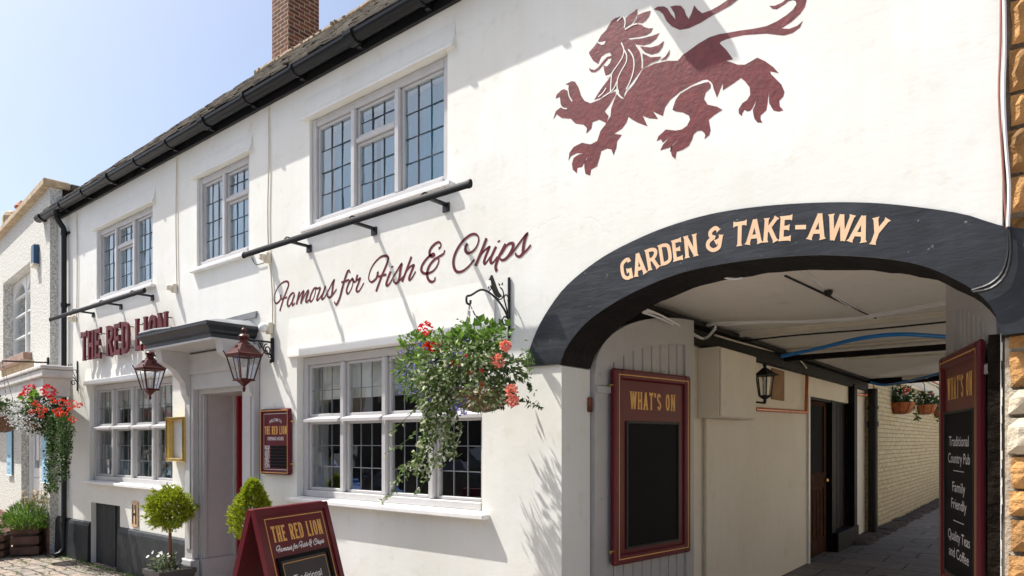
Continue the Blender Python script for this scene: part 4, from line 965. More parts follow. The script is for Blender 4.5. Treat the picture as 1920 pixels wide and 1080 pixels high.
# ------------------------------------------------------------------ gates
def gate(loc, ang, label, mirror, Wd=1.20):
    t = thing('gate', loc, label, 'gate', None, ang)   # leaf along local +x, street-side-when-shut face is local -y
    sp = 2.06; rise = .50
    def top(x): u = x/Wd; return sp+rise*math.sqrt(max(0, 1-(1-u)**2)**.9) if u < 1 else sp+rise
    xs = [Wd*(1-math.cos(i*math.pi/2/14)) for i in range(15)]; xs = sorted(set([0]+[Wd*(i/16)**1.6 for i in range(17)]))
    outer = [(0, .06), (Wd, .06)]+[(x, top(x)) for x in reversed(xs)]
    inner = [(.13, .20), (Wd-.10, .20)]+[(x, top(x)-.20) for x in reversed([q for q in xs if .13 < q < Wd-.10])]
    inner[-1:] = [inner[-1], (.13, top(.13)-.26)]
    fr = solid2d(outer, [inner], -.03, .03); fr.build('frame', GATEP, t, local=True)
    b = MB(); nb = 9; x0 = .12
    for i in range(nb):
        xa = x0+i*(Wd-.21)/nb; xb = xa+(Wd-.21)/nb-.010; zt = top((xa+xb)/2)-.17
        b.box((xa, -.013, .18), (xb, .013, zt), .006)
    b.build('boarding', GATEP, t, local=True)
    b = MB(); b.box((.01, -.042, 1.93), (.55, -.031, 1.98), .003); b.box((.01, -.042, .45), (.55, -.031, .50), .003); split(b.build('hinge', GATEP, t, local=True))
    b = MB()
    for z in (2.05, 1.85, 1.2): b.lathe((.06, -.031, z), [(.002, 0), (.014, 0), (.014, .014), (.002, .014)], 8)
    split(b.build('bolt', GATEP, t, local=True))
    return t
AL = math.atan2(1, .156)
gl_ = gate((-2.46, .36, 0), AL, 'grey boarded gate leaf folded open, carrying the events board with the empty black panel', False)
AR = math.atan2(.78, -.25)
def gate_right():
    t = gate((-.185, .33, 0), AR, 'grey boarded gate leaf folded open next to the orange stone house', True, 1.0)
    for ch in [o for o in bpy.data.objects if o.parent == t]: ch.scale.y = -1
    return t
gr_ = gate_right()
# ------------------------------------------------------------------ signs on the gates
def framed(t, w_, h, fw, th, title, panel, mir=1, cut=.27, edge=True):
    """local x along the leaf, z up, face looks to -y"""
    f = MB()
    f.box((0, -th, 0), (fw, 0, h), .012); f.box((w_-fw, -th, 0), (w_, 0, h), .012); f.box((fw+.001, -th, h-fw), (w_-fw-.001, 0, h), .012); f.box((fw+.001, -th, 0), (w_-fw-.001, 0, fw), .012)
    f.box((fw-.002, -th*.55, fw-.002), (w_-fw+.002, -.004, h-fw+.002))
    f.build('frame', MAROONG, t, local=True)
    mp = lambda u, v, l: Vector((u, -th*.55-l, v))
    g_ = MB(); y = th
    for q in ([(fw*.55, fw*.55), (w_-fw*.55, fw*.55), (w_-fw*.55, h-fw*.55), (fw*.55, h-fw*.55)],):
        ribbon(g_, [Vector(p) for p in q], .0035, lambda u, v, l: Vector((u, -th-.0006-l, v)), .0005, closed=True)
    g_.build('gold_line', GOLDT, t, local=True)
    return mp
t = thing('events_board', (0, 0, 0), "maroon framed board headed WHAT'S ON with an empty black panel, fixed to a grey gate", 'sign', None, AL)
dirL = Vector((math.cos(AL), math.sin(AL), 0)); nrmL = Vector((math.sin(AL), -math.cos(AL), 0))
t.location = Vector((-2.46, .36, .745))+dirL*.15+nrmL*.034
w_, h = .93, 1.36
mp = framed(t, w_, h, .075, .05, "WHAT'S ON", None)
b = MB(); text_line(b, "WHAT'S ON", lambda u, v, l: mp(.19+u, h-.275+v, l), .55, .125, .15, .13, lift=.002); b.build('lettering', GOLDT, t, local=True)
b = MB(); b.box((.15, -.031, .11), (w_-.15, -.0285, h-.37)); b.build('panel', CHALK, t, local=True)
b = MB(); x0, x1, z0, z1 = .14, w_-.14, .10, h-.36
for a, c in (((x0, z0), (x0+.018, z1)), ((x1-.018, z0), (x1, z1)), ((x0+.0185, z1-.018), (x1-.0185, z1)), ((x0+.0185, z0), (x1-.0185, z0+.018))): b.box((a[0], -.040, a[1]), (c[0], -.0285, c[1]), .003)
b.build('panel_trim', BLACK, t, local=True)
b = MB(); b.tube([(-.03, -.03, .1), (0, -.03, .1)], .012, 6); b.tube([(-.03, -.03, h-.12), (0, -.03, h-.12)], .012, 6); split(b.build('catch', BRASS, t, local=True))
t = thing('menu_board', (0, 0, 0), 'maroon framed board with white words on black, on the gate beside the orange stone', 'sign')
dirR = Vector((math.cos(AR), math.sin(AR), 0)); nrmR = Vector((-math.sin(AR), math.cos(AR), 0))   # face looks to the passage
far = Vector((-.185, .33, .745))+dirR*1.0+nrmR*.033
t.location = far; t.rotation_euler = (0, 0, AR+math.pi)
w_ = .84; mp = framed(t, w_, h, .075, .036, None, None)
b = MB(); text_line(b, "WHAT'S ON", lambda u, v, l: mp(.16+u, h-.265+v, l), .52, .125, .15, .13, lift=.002); b.build('lettering', GOLDT, t, local=True)
b = MB(); b.box((.11, -.0235, .10), (w_-.11, -.0205, h-.34)); b.build('panel', CHALK, t, local=True)
b = MB(); x0, x1, z0, z1 = .10, w_-.10, .09, h-.33
for a, c in (((x0, z0), (x0+.016, z1)), ((x1-.016, z0), (x1, z1)), ((x0+.0165, z1-.016), (x1-.0165, z1)), ((x0+.0165, z0), (x1-.0165, z0+.016))): b.box((a[0], -.030, a[1]), (c[0], -.0205, c[1]), .003)
b.build('panel_trim', BLACK, t, local=True)
b = MB(); cx = w_/2
for s, z, wd in (('Traditional', .83, .42), ('Country Pub', .735, .46), ('Family', .575, .27), ('Friendly', .48, .32), ('Quality Teas', .30, .46), ('and Coffee', .205, .42)):
    font_text(b, s, lambda u, v, l: Vector((cx+u, -.0236-l, z+v)), wd, .058, .0012, bold=.004)
for z in (.69, .41): b.box((cx-.11, -.0255, z), (cx+.11, -.0240, z+.004))
split(b.build('panel_lettering', WHITET, t, local=True), .012)
# ------------------------------------------------------------------ pavement sign
hA = 1.17
pA, pB = PZ(470, 957, hA), PZ(607, 940, hA); ridge = (pB-pA); LA = ridge.length; rd = ridge.normalized()
base = Vector((pA.x, pA.y, 0)); ang = math.atan2(rd.y, rd.x)
t = thing('pavement_sign', base, 'maroon A-frame board headed THE RED LION standing on the pavement', 'sign', None, ang)
spl = .34; tilt = math.atan2(spl, hA); sl_ = math.hypot(spl, hA)
def leafA(s):                            # s = -1 faces local -y (towards the street's right end)
    def mp(u, v, l): return Vector((u, s*(spl*(1-v/sl_)+l*math.cos(tilt)+.012), v*hA/sl_+l*math.sin(tilt)))
    return mp
def slab(bb, mp, u0, u1, v0, v1, l0, l1):
    c = [mp(u, v, l) for u in (u0, u1) for v in (v0, v1) for l in (l0, l1)]; n_ = len(bb.v); bb.v += c
    for q in ((0,1,3,2),(4,6,7,5),(0,4,5,1),(2,3,7,6),(0,2,6,4),(1,5,7,3)): bb.face([n_+i for i in q])
for s, nm in ((-1, 'front_leaf'), (1, 'rear_leaf')):
    mp = leafA(s); b = MB(); fw = .045
    slab(b, mp, 0, fw, .03, sl_, -.018, .018); slab(b, mp, LA-fw, LA, .03, sl_, -.018, .018)
    slab(b, mp, fw+.001, LA-fw-.001, sl_-fw, sl_, -.018, .018); slab(b, mp, fw+.001, LA-fw-.001, .10, .10+fw, -.018, .018)
    slab(b, mp, fw-.002, LA-fw+.002, .10, sl_-.01, -.008, .008)
    fl = b.build(nm, MAROONG, t, local=True)
    if s < 0:
        v1 = sl_-.07; b = MB(); b.mat(GOLDT)
        ribbon(b, [Vector(q) for q in ((.075, .17), (LA-.075, .17), (LA-.075, v1), (.075, v1))], .003, mp, .0092, closed=True)
        text_line(b, 'THE RED LION', lambda u, v, l: mp(.11+u, v1-.155+v, l), LA-.22, .105, .135, .13, lift=.0095)
        st = list(script_strokes()); xa = min(p.x for q in st for p in q); xb = max(p.x for q in st for p in q); zc = sum(p.z for q in st for p in q)/sum(len(q) for q in st)
        k = (LA-.24)/(xb-xa); b.mat(WHITET)
        # the slogan again, levelled
        def lev(u, v): return mp(.12+(u-xa)*k, v1-.205+(v-zc-(u-(xa+xb)/2)*SLP)*k*1.05, .0098)
        lo = [p for q in st for p in q]; mx_ = sum(p.x for p in lo)/len(lo)
        SLP = sum((p.x-mx_)*(p.z-zc) for p in lo)/sum((p.x-mx_)**2 for p in lo)
        i = 0
        for q in st:
            ribbon(b, crom([Vector((p.x, p.z)) for p in q], 4), .016 if len(q) > 2 else .02, lambda u, v, l: lev(u, v)+Vector((0, -l, 0)), .0002*(i % 5)); i += 1
        b.build('lettering', None, fl, local=True)
        b = MB(); slab(b, mp, .115, LA-.115, .20, v1-.27, .008, .012); b.build('panel', M('brown_black_panel', (.028, .018, .018), .5), fl, local=True)
        b = MB()
        for q in ((.10, .125, .185, v1-.255), (LA-.125, LA-.10, .185, v1-.255)): slab(b, mp, q[0], q[1], q[2], q[3], .008, .022)
        slab(b, mp, .1255, LA-.1255, v1-.28, v1-.255, .008, .022); slab(b, mp, .1255, LA-.1255, .185, .21, .008, .022); b.build('panel_trim', CHALK, fl, local=True)
        b = MB(); b.mat(GOLDT); vt = v1-.30
        ribbon(b, [Vector(q) for q in ((.145, .23), (LA-.145, .23), (LA-.145, vt), (.145, vt))], .002, mp, .0125, closed=True)
        b.mat(WHITET)
        for s_, z, wd in (('Traditional', vt-.13, .27), ('Country Pub', vt-.215, .30), ('Family', vt-.345, .17), ('Friendly', vt-.425, .21), ('Quality Teas', vt-.55, .30), ('and Coffee', vt-.63, .27)):
            font_text(b, s_, lambda u, v, l: mp(LA/2+u, z+v, l), wd, .048, .013, bold=.006)
        for z in (vt-.26, vt-.47): slab(b, mp, LA/2-.07, LA/2+.07, z, z+.004, .0125, .0135)
        split(b.build('panel_lettering', None, fl, local=True), .012)
b = MB()
for x in (-.012, LA+.012): b.tube([(x, -spl*.45, hA*.52), (x, spl*.45, hA*.52)], .007, 6); b.tube([(x, -spl*.45, hA*.5), (x, -spl*.45, hA*.55)], .012, 6); b.tube([(x, spl*.45, hA*.5), (x, spl*.45, hA*.55)], .012, 6)
split(b.build('stay', LEAD, t, local=True))
# ------------------------------------------------------------------ opening-hours board
q0, q1_, = P(492, 768, -.02), P(546, 762, -.02); zt_, zb_ = P(492, 768, -.02).z, P(492, 888, -.02).z
w_, h = q1_.x-q0.x, zt_-zb_
t = thing('hours_board', (q0.x, -.004, zb_), 'narrow maroon board of opening hours on the wall beside the door', 'sign')
mp = framed(t, w_, h, .03, .045, None, None)
b = MB(); b.mat(GOLDT); text_line(b, 'THE RED LION', lambda u, v, l: mp(.055+u, h-.235+v, l), w_-.11, .075, .135, .13, lift=.002)
b.mat(WHITET); font_text(b, 'WELCOME TO', lambda u, v, l: mp(w_/2+u, h-.115+v-2.2*u*u, l), .2, .028, .002, bold=.01); font_text(b, 'OPENING HOURS', lambda u, v, l: mp(w_/2+u, h-.29+v, l), .26, .032, .002, bold=.01)
ribbon(b, [Vector(q) for q in ((.042, .045), (w_-.042, .045), (w_-.042, h-.045), (.042, h-.045))], .002, mp, .0015, closed=True)
dz = (h-.40)/7
for i, s in enumerate(('MON', 'TUE', 'WED', 'THU', 'FRI', 'SAT', 'SUN')): font_text(b, s, lambda u, v, l: mp(.055+u, h-.37-i*dz+v, l), .08 if s != 'FRI' else .06, .034, .002, 'LEFT', bold=.012)
b.build('lettering', None, t, local=True)
b = MB()
for i in range(7): zc = h-.355-i*dz; b.box((.155, -.0285, zc-dz*.42), (w_-.055, -.0255, zc+dz*.46))
split(b.build('slot', CHALK, t, local=True), .0005)
b = MB()
for z in (.1, h-.12): b.tube([(w_, -.02, z), (w_+.025, -.02, z)], .012, 6)
split(b.build('catch', BRASS, t, local=True))
# ------------------------------------------------------------------ brass menu case
q0, q1_ = P(311, 785, -.10), P(345, 780, -.10); zt_, zb_ = P(345, 781, -.10).z, P(345, 866, -.10).z; w_, h = q1_.x-q0.x, zt_-zb_
t = thing('menu_case', (q0.x, -.004, zb_), 'polished brass menu case holding white paper on the wall between window and porch', 'menu case')
b = MB(); fw = .038
for a, c in (((0, 0), (fw, h)), ((w_-fw, 0), (w_, h)), ((fw, h-fw), (w_-fw, h)), ((fw, 0), (w_-fw, fw))): b.box((a[0]+.0005, -.105, a[1]+.0005), (c[0]-.0005, 0, c[1]-.0005), .008)
b.box((fw-.001, -.02, fw-.001), (w_-fw+.001, -.001, h-fw+.001)); b.build('case', BRASS, t, local=True)
b = MB(); b.poly([(fw, -.025, fw), (w_-fw, -.025, fw), (w_-fw, -.025, h-fw), (fw, -.025, h-fw)]); b.build('menu', PAPER, t, local=True)
b = MB(); b.poly([(fw, -.09, fw), (w_-fw, -.09, fw), (w_-fw, -.09, h-fw), (fw, -.09, h-fw)]); b.build('glass', GLASSL, t, local=True)
# ------------------------------------------------------------------ hydrant plate
q0 = P(254, 964, -.003)
t = thing('hydrant_plate', (q0.x, -.004, q0.z), 'small hydrant plate with a black letter H on the white wall', 'sign')
b = MB(); b.box((-.085, -.012, -.155), (.085, 0, .155), .008); b.build('plate', M('buff_plate', (.62, .42, .24), .5, .2), t, local=True)
b = MB(); b.box((-.055, -.016, -.115), (-.03, -.0125, .115)); b.box((.03, -.016, -.115), (.055, -.0125, .115)); b.box((-.03, -.0158, -.012), (.03, -.0125, .012)); b.build('letter', BLACK, t, local=True)
b = MB(); font_text(b, '1', lambda u, v, l: Vector((u, -.0125-l, .06+v)), .018, .05, .001); b.build('numeral', BLACK, t, local=True)
# ------------------------------------------------------------------ raised letters THE RED LION
yl = -.085; a0, a1 = P(151, 640, yl), P(311, 600, yl); zt_, zb_ = P(152, 624, yl).z, P(156, 676, yl).z
t = thing('raised_lettering', (a0.x, -.004, zb_), 'raised maroon letters reading THE RED LION on stand-off pins behind the porch hood', 'sign')
hh = zt_-zb_; cnt = []
def newletter(ch):
    q = MB(); cnt.append((ch, q)); return q
text_line(None, 'THE RED LION', lambda u, v, l: Vector((u, yl+.004-l, v)), a1.x-a0.x, hh, .145, .10, .0, .03, newletter)
for ch, q in cnt: q.build('letter', MAROONT, t, local=True)
b = MB()
for ch, q in cnt:
    xs = [v.x for v in q.v]
    for z in (.06, hh-.06):
        for x in (min(xs)+.035, max(xs)-.035): b.tube([(x, 0, z), (x, yl+.03, z)], .006, 5)
split(b.build('stand_off', BLACK, t, local=True))
# ------------------------------------------------------------------ wall lanterns
def spiral(c, r0, r1, a0, turns, n=22):
    return [Vector((0, c[0]+(r0+(r1-r0)*i/n)*math.cos(a0+turns*2*math.pi*i/n), c[1]+(r0+(r1-r0)*i/n)*math.sin(a0+turns*2*math.pi*i/n))) for i in range(n+1)]
def lantern(x, label):
    t = thing('wall_lantern', (x, -.003, 2.066), label, 'lantern', 'oxblood wall lanterns by the porch')
    t.scale = (.74, .74, .905); ly, zb = -.398, 0.0                  # zero at the tip of the lantern
    a = MB()
    a.box((-.022, -.03, .30), (.022, 0, .55), .004); a.tube([(0, -.02, .505), (0, ly, .505)], .010, 8); a.box((-.012, -.045, .29), (.012, -.028, .33))
    a.tube(spiral((-.085, .425), .06, .012, 1.57, 1.6), .0075, 6); a.tube(spiral((-.18, .465), .034, .008, 1.2, -1.5), .006, 6)
    a.tube([(0, -.03, .36), (0, -.05, .38), (0, -.14, .425), (0, -.20, .5)], .007, 6, smooth=4); a.tube(spiral((-.05, .365), .028, .006, 0, 1.4), .006, 6)
    a.build('bracket', BLACK, t, local=True)
    c = (0, ly, 0)
    f = MB()
    w0, w1, z0, z1 = .082, .145, .10, .335
    def ring(k, z): return [Vector((sx*k, ly+sy*k, z)) for sx, sy in ((-1, -1), (1, -1), (1, 1), (-1, 1))]
    A, B = ring(w0, z0), ring(w1, z1)
    for p, q in zip(A, B): f.tube([p, q], .0095, 4)
    for j in range(4):
        m0, m1 = (A[j]+A[(j+1) % 4])/2, (B[j]+B[(j+1) % 4])/2; f.tube([m0, m1], .0055, 4)
    for R_, k in ((A, .0095), (B, .011)):
        for j in range(4): f.tube([R_[j], R_[(j+1) % 4]], k, 4)
    f.lathe(c, [(.012, .0), (.022, .012), (.012, .03), (.03, .045), (.055, .065), (.085, .085), (.135, .088), (.135, .098), (.11, .102)], 4, math.pi/4)
    f.lathe(c, [(.006, -.022), (.018, -.012), (.015, .0), (.022, .01), (.01, .02)], 10)
    f.build('cage', LANT, t, local=True)
    r_ = MB(); r_.lathe(c, [(.222, .335), (.226, .352), (.205, .362), (.10, .445), (.075, .455), (.07, .47)], 4, math.pi/4)
    for p in ring(.152, .35): d = (p-Vector((0, ly, .35))).normalized(); r_.tube([p, p+d*.03+Vector((0, 0, .035))], .007, 5)
    for s in (-1, 1): r_.tube([(s*.06, ly, .41), (s*.105, ly, .41)], .03, 10); r_.tube([(0, ly+s*.06, .41), (0, ly+s*.105, .41)], .03, 10)
    r_.lathe(c, [(.05, .455), (.05, .50), (.03, .505)], 12)
    r_.build('roof', LANT, t, local=True)
    h = MB(); h.lathe(c, [(.03, .50), (.06, .512), (.066, .53), (.05, .548), (.02, .556), (.014, .57), (.03, .585), (.031, .60), (.015, .615), (.012, .625), (.002, .65)], 14)
    smooth_by_angle(h.build('finial', LANT, t, local=True))
    g_ = MB()
    for j in range(4): g_.poly([A[j]*.985+Vector((0, ly*.015, .0015)), A[(j+1) % 4]*.985+Vector((0, ly*.015, .0015)), B[(j+1) % 4]*.985+Vector((0, ly*.015, .0)), B[j]*.985+Vector((0, ly*.015, 0))])
    g_.build('glass', GLASSL, t, local=True)
    u = MB(); u.lathe(c, [(.012, .12), (.014, .20), (.02, .202), (.02, .22)], 8); u.build('bulb_holder', WHITE, t, local=True)
    u = MB(); u.lathe(c, [(.012, .22), (.03, .25), (.032, .275), (.018, .30), (.004, .305)], 12); smooth_by_angle(u.build('bulb', GLASSL, t, local=True), 60)
    return t
lantern(P(513, 650).x, 'oxblood glazed lantern with a tall finial in front of the maroon door')
lantern(P(334, 690).x, 'oxblood glazed lantern hanging under the porch hood before the ground window')
# ------------------------------------------------------------------ sign lights (long trough lamps)
def trough(pa, pb, bases, label):
    y = -.262; A, B = P(*pa, y), P(*pb, y); zc = (A.z+B.z)/2
    t = thing('trough_light', (A.x, 0, zc), label, 'sign light', 'black trough lights over the wall lettering')
    L = B.x-A.x
    b = MB(); prof = [(y+.018*math.cos(a), .027*math.sin(a)+.004*math.cos(a)) for a in [i*math.pi/7 for i in range(14)]]
    b.prism(prof, 'x', 0, L); prof2 = [((p[0]-y)*1.12+y, p[1]*1.12) for p in prof]
    b.prism(prof2, 'x', -.012, .012); b.prism(prof2, 'x', L-.012, L+.012)
    b.build('trough', TROU, t, local=True)
    for i, q in enumerate(bases):
        x = P(*q).x-A.x; a = MB(); zz = P(*q).z-zc
        a.box((x-.014, -.24, zz-.008), (x+.014, -.003, zz+.012)); a.box((x-.03, -.016, zz-.05), (x+.03, -.002, zz+.014)); a.box((x-.014, -.24, zz+.002), (x+.014, -.225, .0))
        a.tube([(x, y+.01, .034), (x, y+.03, .055), (x+.02, y+.05, .05)], .006, 5)
        a.build('arm', BLACK, t, local=True)
    return t
trough((458, 478), (880, 345), [(581, 463), (703, 430), (838, 385)], 'long black trough light above the painted fish and chips slogan')
trough((95, 597), (270, 547), [(176, 588), (228, 573), (287, 556)], 'shorter black trough light above the raised maroon letters')
# ------------------------------------------------------------------ cables, junction boxes, sensors on the front
def cable(label, pts, r=.007, mat=CABLE, y=-.012, extra=None, cat='cable', name='wall_cable'):
    pp = [P(*p, y) if len(p) == 2 else Vector(p) for p in pts]
    b = MB(); b.tube(pp, r, 6, smooth=3 if len(pp) > 2 else 0)
    o = b.build(name, mat, None, loc=pp[-1]); return tag(o, label, cat)
cable('cream twin cable dropping from the gutter to the end of the long trough light', [(503, 200), (504, 300), (502, 400), (504, 484)])
cable('cream cable dropping from the cable box past the slogan to a domed sensor', [(507, 495), (511, 560), (511, 605)])
cable('cream cable dropping from the gutter beside the two-light upper window', [(331, 295), (330, 420), (332, 535)])
cable('stained cream cable running down beside the black downpipe', [(143, 400), (145, 480), (144, 592)])
cable('thin black flex looping from the long trough light to the cable box', [(472, 483), (480, 496), (497, 492)], .004, BLACK)
def jbox(px, py, label):
    p = P(px, py); t = thing('junction_box', (p.x, -.002, p.z), label, 'cable box')
    b = MB(); b.box((-.035, -.05, -.05), (.035, 0, .05), .01); b.build('box', CABLE, t, local=True)
    b = MB(); b.lathe((-.01, -.07, 0), [(.02, -.03), (.032, -.02), (.032, .02), (.02, .03)], 10); b.build('socket', CABLE, t, local=True)
jbox(506, 484, 'cream cable box at the end of the long trough light by the slogan')
jbox(331, 541, 'cream cable box at the foot of the cable beside the two-light upper window')
jbox(143, 598, 'cream cable box behind the shorter trough light next to the downpipe')
def sensor(px, py, label):
    p = P(px, py); t = thing('motion_sensor', (p.x, -.002, p.z), label, 'sensor', )
    b = MB(); b.box((-.035, -.05, -.055), (.035, 0, .055), .008); b.build('body', CABLE, t, local=True)
    b = MB(); b.lathe((-.02, -.075, 0), [(.01, -.045), (.04, -.025), (.045, 0), (.04, .025), (.01, .045)], 12); smooth_by_angle(b.build('dome', WHITE, t, local=True), 60)
sensor(510, 616, 'white domed sensor just above the bracket of the lantern with the tall finial')
sensor(346, 690, 'white domed sensor under the porch hood beside the scrolled bracket')
# cables by the stone house
cable('white cable running down the joint between white wall and stone', [(1882, -60), (1884, 80), (1882, 180), (1886, 270), (1892, 350), (1890, 425)], .0075, CABLEW, -.03)
cable('brown cable running beside the white cable down the stone joint', [(1877, -60), (1876, 80), (1873, 180), (1880, 300), (1884, 380), (1888, 428)], .005, CABLEP, -.025)
cable('upper black cable curving over the arch band beside the stone house', [(1889, 428), (1891, 470), (1880, 510), (1856, 533), (1822, 545)], .007, BLACK, -.035)
cable('lower black cable hanging in a wider curve over the arch band beside the stone house', [(1893, 430), (1896, 470), (1886, 515), (1858, 541), (1824, 548)], .007, BLACK, -.045)
# floodlight above the gutter, out of the frame; its shadow falls across the lion
e = P(1327, 90); t = thing('floodlight', (e.x-.66, -.30, e.z+1.16), 'grey floodlight case on a bracket above the gutter over the lion', 'lamp')
b = MB(); b.box((-.13, -.03, -.02), (.13, .30, .03), .02); b.build('case', POT, t, local=True)
b = MB(); b.box((-.03, .30, -.06), (.03, .42, .0)); b.build('bracket', BLACK, t, local=True)
# ------------------------------------------------------------------ hanging basket brackets
def bracket(x, zt, zb, hook, label, bird=True):
    t = thing('basket_bracket', (x, -.003, zb), label, 'bracket', 'wrought iron basket brackets')
    H = zt-zb; hz = hook[1]-zb; hy = hook[0]
    b = MB(); b.box((-.011, -.012, 0), (.011, 0, H), .004)
    b.tube([(0, -.01, H*.30), (0, -.06, H*.46), (0, -.16, H*.62), (0, -.28, H*.68), (0, hy+.02, hz+.045), (0, hy-.02, hz+.03), (0, hy-.02, hz-.01), (0, hy+.01, hz-.012), (0, hy+.015, hz+.012)], .007, 8, smooth=5)
    b.tube(spiral((-.05, H*.26), .035, .010, 1.0, 1.1), .006, 6)
    b.tube([(0, -.02, H*.40), (0, -.045, H*.55), (0, -.06, H*.64), (0, -.04, H*.70), (0, -.012, H*.66), (0, -.02, H*.60)], .005, 6, smooth=4)
    b.tube([(0, -.17, H*.615), (0, -.10, H*.60), (0, -.065, H*.68), (0, -.075, H*.76), (0, -.10, H*.79)], .0045, 6, smooth=4)
    b.tube([(0, -.22, H*.66), (0, -.20, H*.72), (0, -.18, H*.74)], .004, 5)
    for c in ((-.105, H*.80), (-.09, H*.83), (-.19, H*.73), (-.215, H*.70)): b.leaf(Vector((0, c[0], c[1])), Vector((0, random.uniform(-1, 1), 1)), Vector((1, 0, 0)), .03, .018)
    b.build('iron_scroll', BLACK, t, local=True)
    if bird:
        b = MB(); z = H*.62
        pts = [(-.205, .125), (-.215, .105), (-.207, .098), (-.197, .108), (-.19, .09), (-.185, .05), (-.165, .02), (-.14, .005), (-.11, .0), (-.085, .012), (-.092, .022), (-.115, .035), (-.14, .07), (-.165, .11), (-.18, .135), (-.195, .137)]
        b.prism([(y_, z+q) for y_, q in pts], 'x', -.004, .004); b.tube([(0, -.135, z+.006), (0, -.135, z-.02)], .003, 5); b.tube([(0, -.12, z+.004), (0, -.12, z-.02)], .003, 5)
        b.build('bird', BLACK, t, local=True)
    return t
HOOK = PX(880, 566, -2.882); HOOKL = PX(82, 707, -10.43)
bracket(-2.882, 2.709, 2.295, (HOOK.y, HOOK.z), 'black iron bracket with a bird silhouette above the large flower basket')
bracket(-10.43, 2.70, 2.29, (HOOKL.y, HOOKL.z), 'plain black iron basket bracket beside the downpipe, without a bird', False)
# ------------------------------------------------------------------ flower baskets
def rnd(a, b): return random.uniform(a, b)
def ball_dir():
    while True:
        v = Vector((rnd(-1, 1), rnd(-1, 1), rnd(-1, 1)))
        if .05 < v.length < 1: return v.normalized()
def mound(mb, c, r, n, L, W, shell=.55, droop=.3, flat=1.0):
    for _ in range(n):
        d = ball_dir(); k = rnd(shell, 1.0)
        k *= .82+.30*noise.noise(d*2.3+Vector(c)*3)
        p = Vector((c[0]+d.x*r[0]*k, c[1]+d.y*r[1]*k, c[2]+d.z*r[2]*k))
        dr = (d+ball_dir()*.8+Vector((0, 0, -droop))).normalized()
        s = rnd(.6, 1.25); mb.leaf(p, dr, d+ball_dir()*.6, L*s, W*s, rnd(.0, .35))
def trail(mb, pts, n, L, W, spread, sm=5, stem=None):
    pp = crom([Vector(p) for p in pts], sm)
    if stem is not None: stem.tube(pp, .0022, 4)
    for _ in range(n):
        i = random.randrange(len(pp)-1); p = pp[i].lerp(pp[i+1], random.random())
        k = 1-.6*i/len(pp); p = p+ball_dir()*spread*k
        mb.leaf(p, (ball_dir()+Vector((0, -.5, -.4))).normalized(), ball_dir()+Vector((0, -1, .6)), L*rnd(.6, 1.2), W*rnd(.6, 1.2), .25)
def flower_head(mb, c, r, n, ps):
    for _ in range(n):
        d = ball_dir(); p = Vector(c)+d*r*rnd(.55, 1)
        for k in range(3):
            q = (d+ball_dir()*.8).normalized(); mb.leaf(p, q, d, ps*rnd(.7, 1.2), ps*.8, .1)
def basket_shell(t, c, r, depth, hook, liner, half=False):
    b = MB(); prof = [(r*math.sin(a), -depth*math.cos(a)) for a in [i*math.pi/2/7 for i in range(8)]]
    prof[0] = (.02, -depth); b.lathe(c, prof, 18); smooth_by_angle(b.build('liner', liner, t), 60)
    b = MB()
    for j in range(10):
        a = j*math.pi/5; b.tube([Vector(c)+Vector((q*1.03*math.cos(a), q*1.03*math.sin(a), z_-.004)) for q, z_ in prof], .003, 4)
    b.tube([Vector(c)+Vector((r*1.03*math.cos(a), r*1.03*math.sin(a), 0)) for a in [i*math.pi/10 for i in range(21)]], .005, 5)
    if hook is not None:
        for j in range(3):
            a = j*2.094+.5; e = Vector(c)+Vector((r*math.cos(a), r*math.sin(a), 0)); n = 14
            for i in range(n): p, q = e.lerp(hook, i/n), e.lerp(hook, (i+.8)/n); b.tube([p, q], .003 if i % 2 else .0045, 4)
    b.build('chains', LEAD, t)
c = Vector((HOOK.x, HOOK.y, 1.82)); bc = (c.x, c.y, c.z)
t = thing('flower_basket', (c.x, c.y, c.z), 'large hanging basket of mixed flowers with variegated trails under the bird bracket', 'hanging basket')
basket_shell(t, (c.x+.10, c.y, 1.925), .19, .14, HOOK-Vector((0, 0, .01)), COIR)
def at(px, py, y): return P(px, py, y)
b = MB()
def A3(px, py, dy=0): q = at(px, py, c.y+dy); return (q.x, q.y, q.z)
mound(b, A3(868, 668), (.34, .29, .18), 800, .050, .022); mound(b, A3(792, 690, -.03), (.23, .21, .20), 620, .055, .012, .4); mound(b, A3(940, 690), (.20, .18, .12), 300, .05, .024)
mound(b, A3(820, 732, -.05), (.27, .22, .15), 620, .045, .016, .4); mound(b, A3(905, 735, -.05), (.24, .2, .13), 480, .045, .02, .4)
b.build('foliage', LEAFB, t)
b = MB()
mound(b, A3(905, 628, -.02), (.24, .17, .10), 130, .058, .046, .6, -.2); mound(b, A3(782, 645, -.02), (.15, .13, .09), 110, .045, .034, .6, -.2); mound(b, A3(860, 670, -.06), (.38, .26, .20), 420, .05, .026, .8); mound(b, A3(800, 700, -.06), (.28, .2, .2), 260, .05, .016, .8)
for px, py in ((860, 600), (853, 612), (868, 606), (845, 618), (870, 617), (990, 640), (985, 652)): trail(b, [at(px, py, c.y), at(px+4, py+25, c.y), at(px+5, py+60, c.y)], 26, .03, .012, .018)
for i in range(26):
    px = 790+i*3; p0 = at(px, 650, c.y); b.leaf(p0, Vector((rnd(-.4, .3), rnd(-.3, .3), 1)), Vector((0, -1, 0)), rnd(.09, .15), .008)
b.build('bright_foliage', LEAFM, t)
b = MB(); sm_ = MB(); 
mound(b, A3(835, 730, -.13), (.27, .17, .20), 1300, .030, .018, .7); mound(b, A3(860, 680, -.16), (.38, .16, .16), 800, .030, .017, .7); mound(b, A3(905, 738, -.14), (.20, .16, .10), 380, .030, .017, .7)
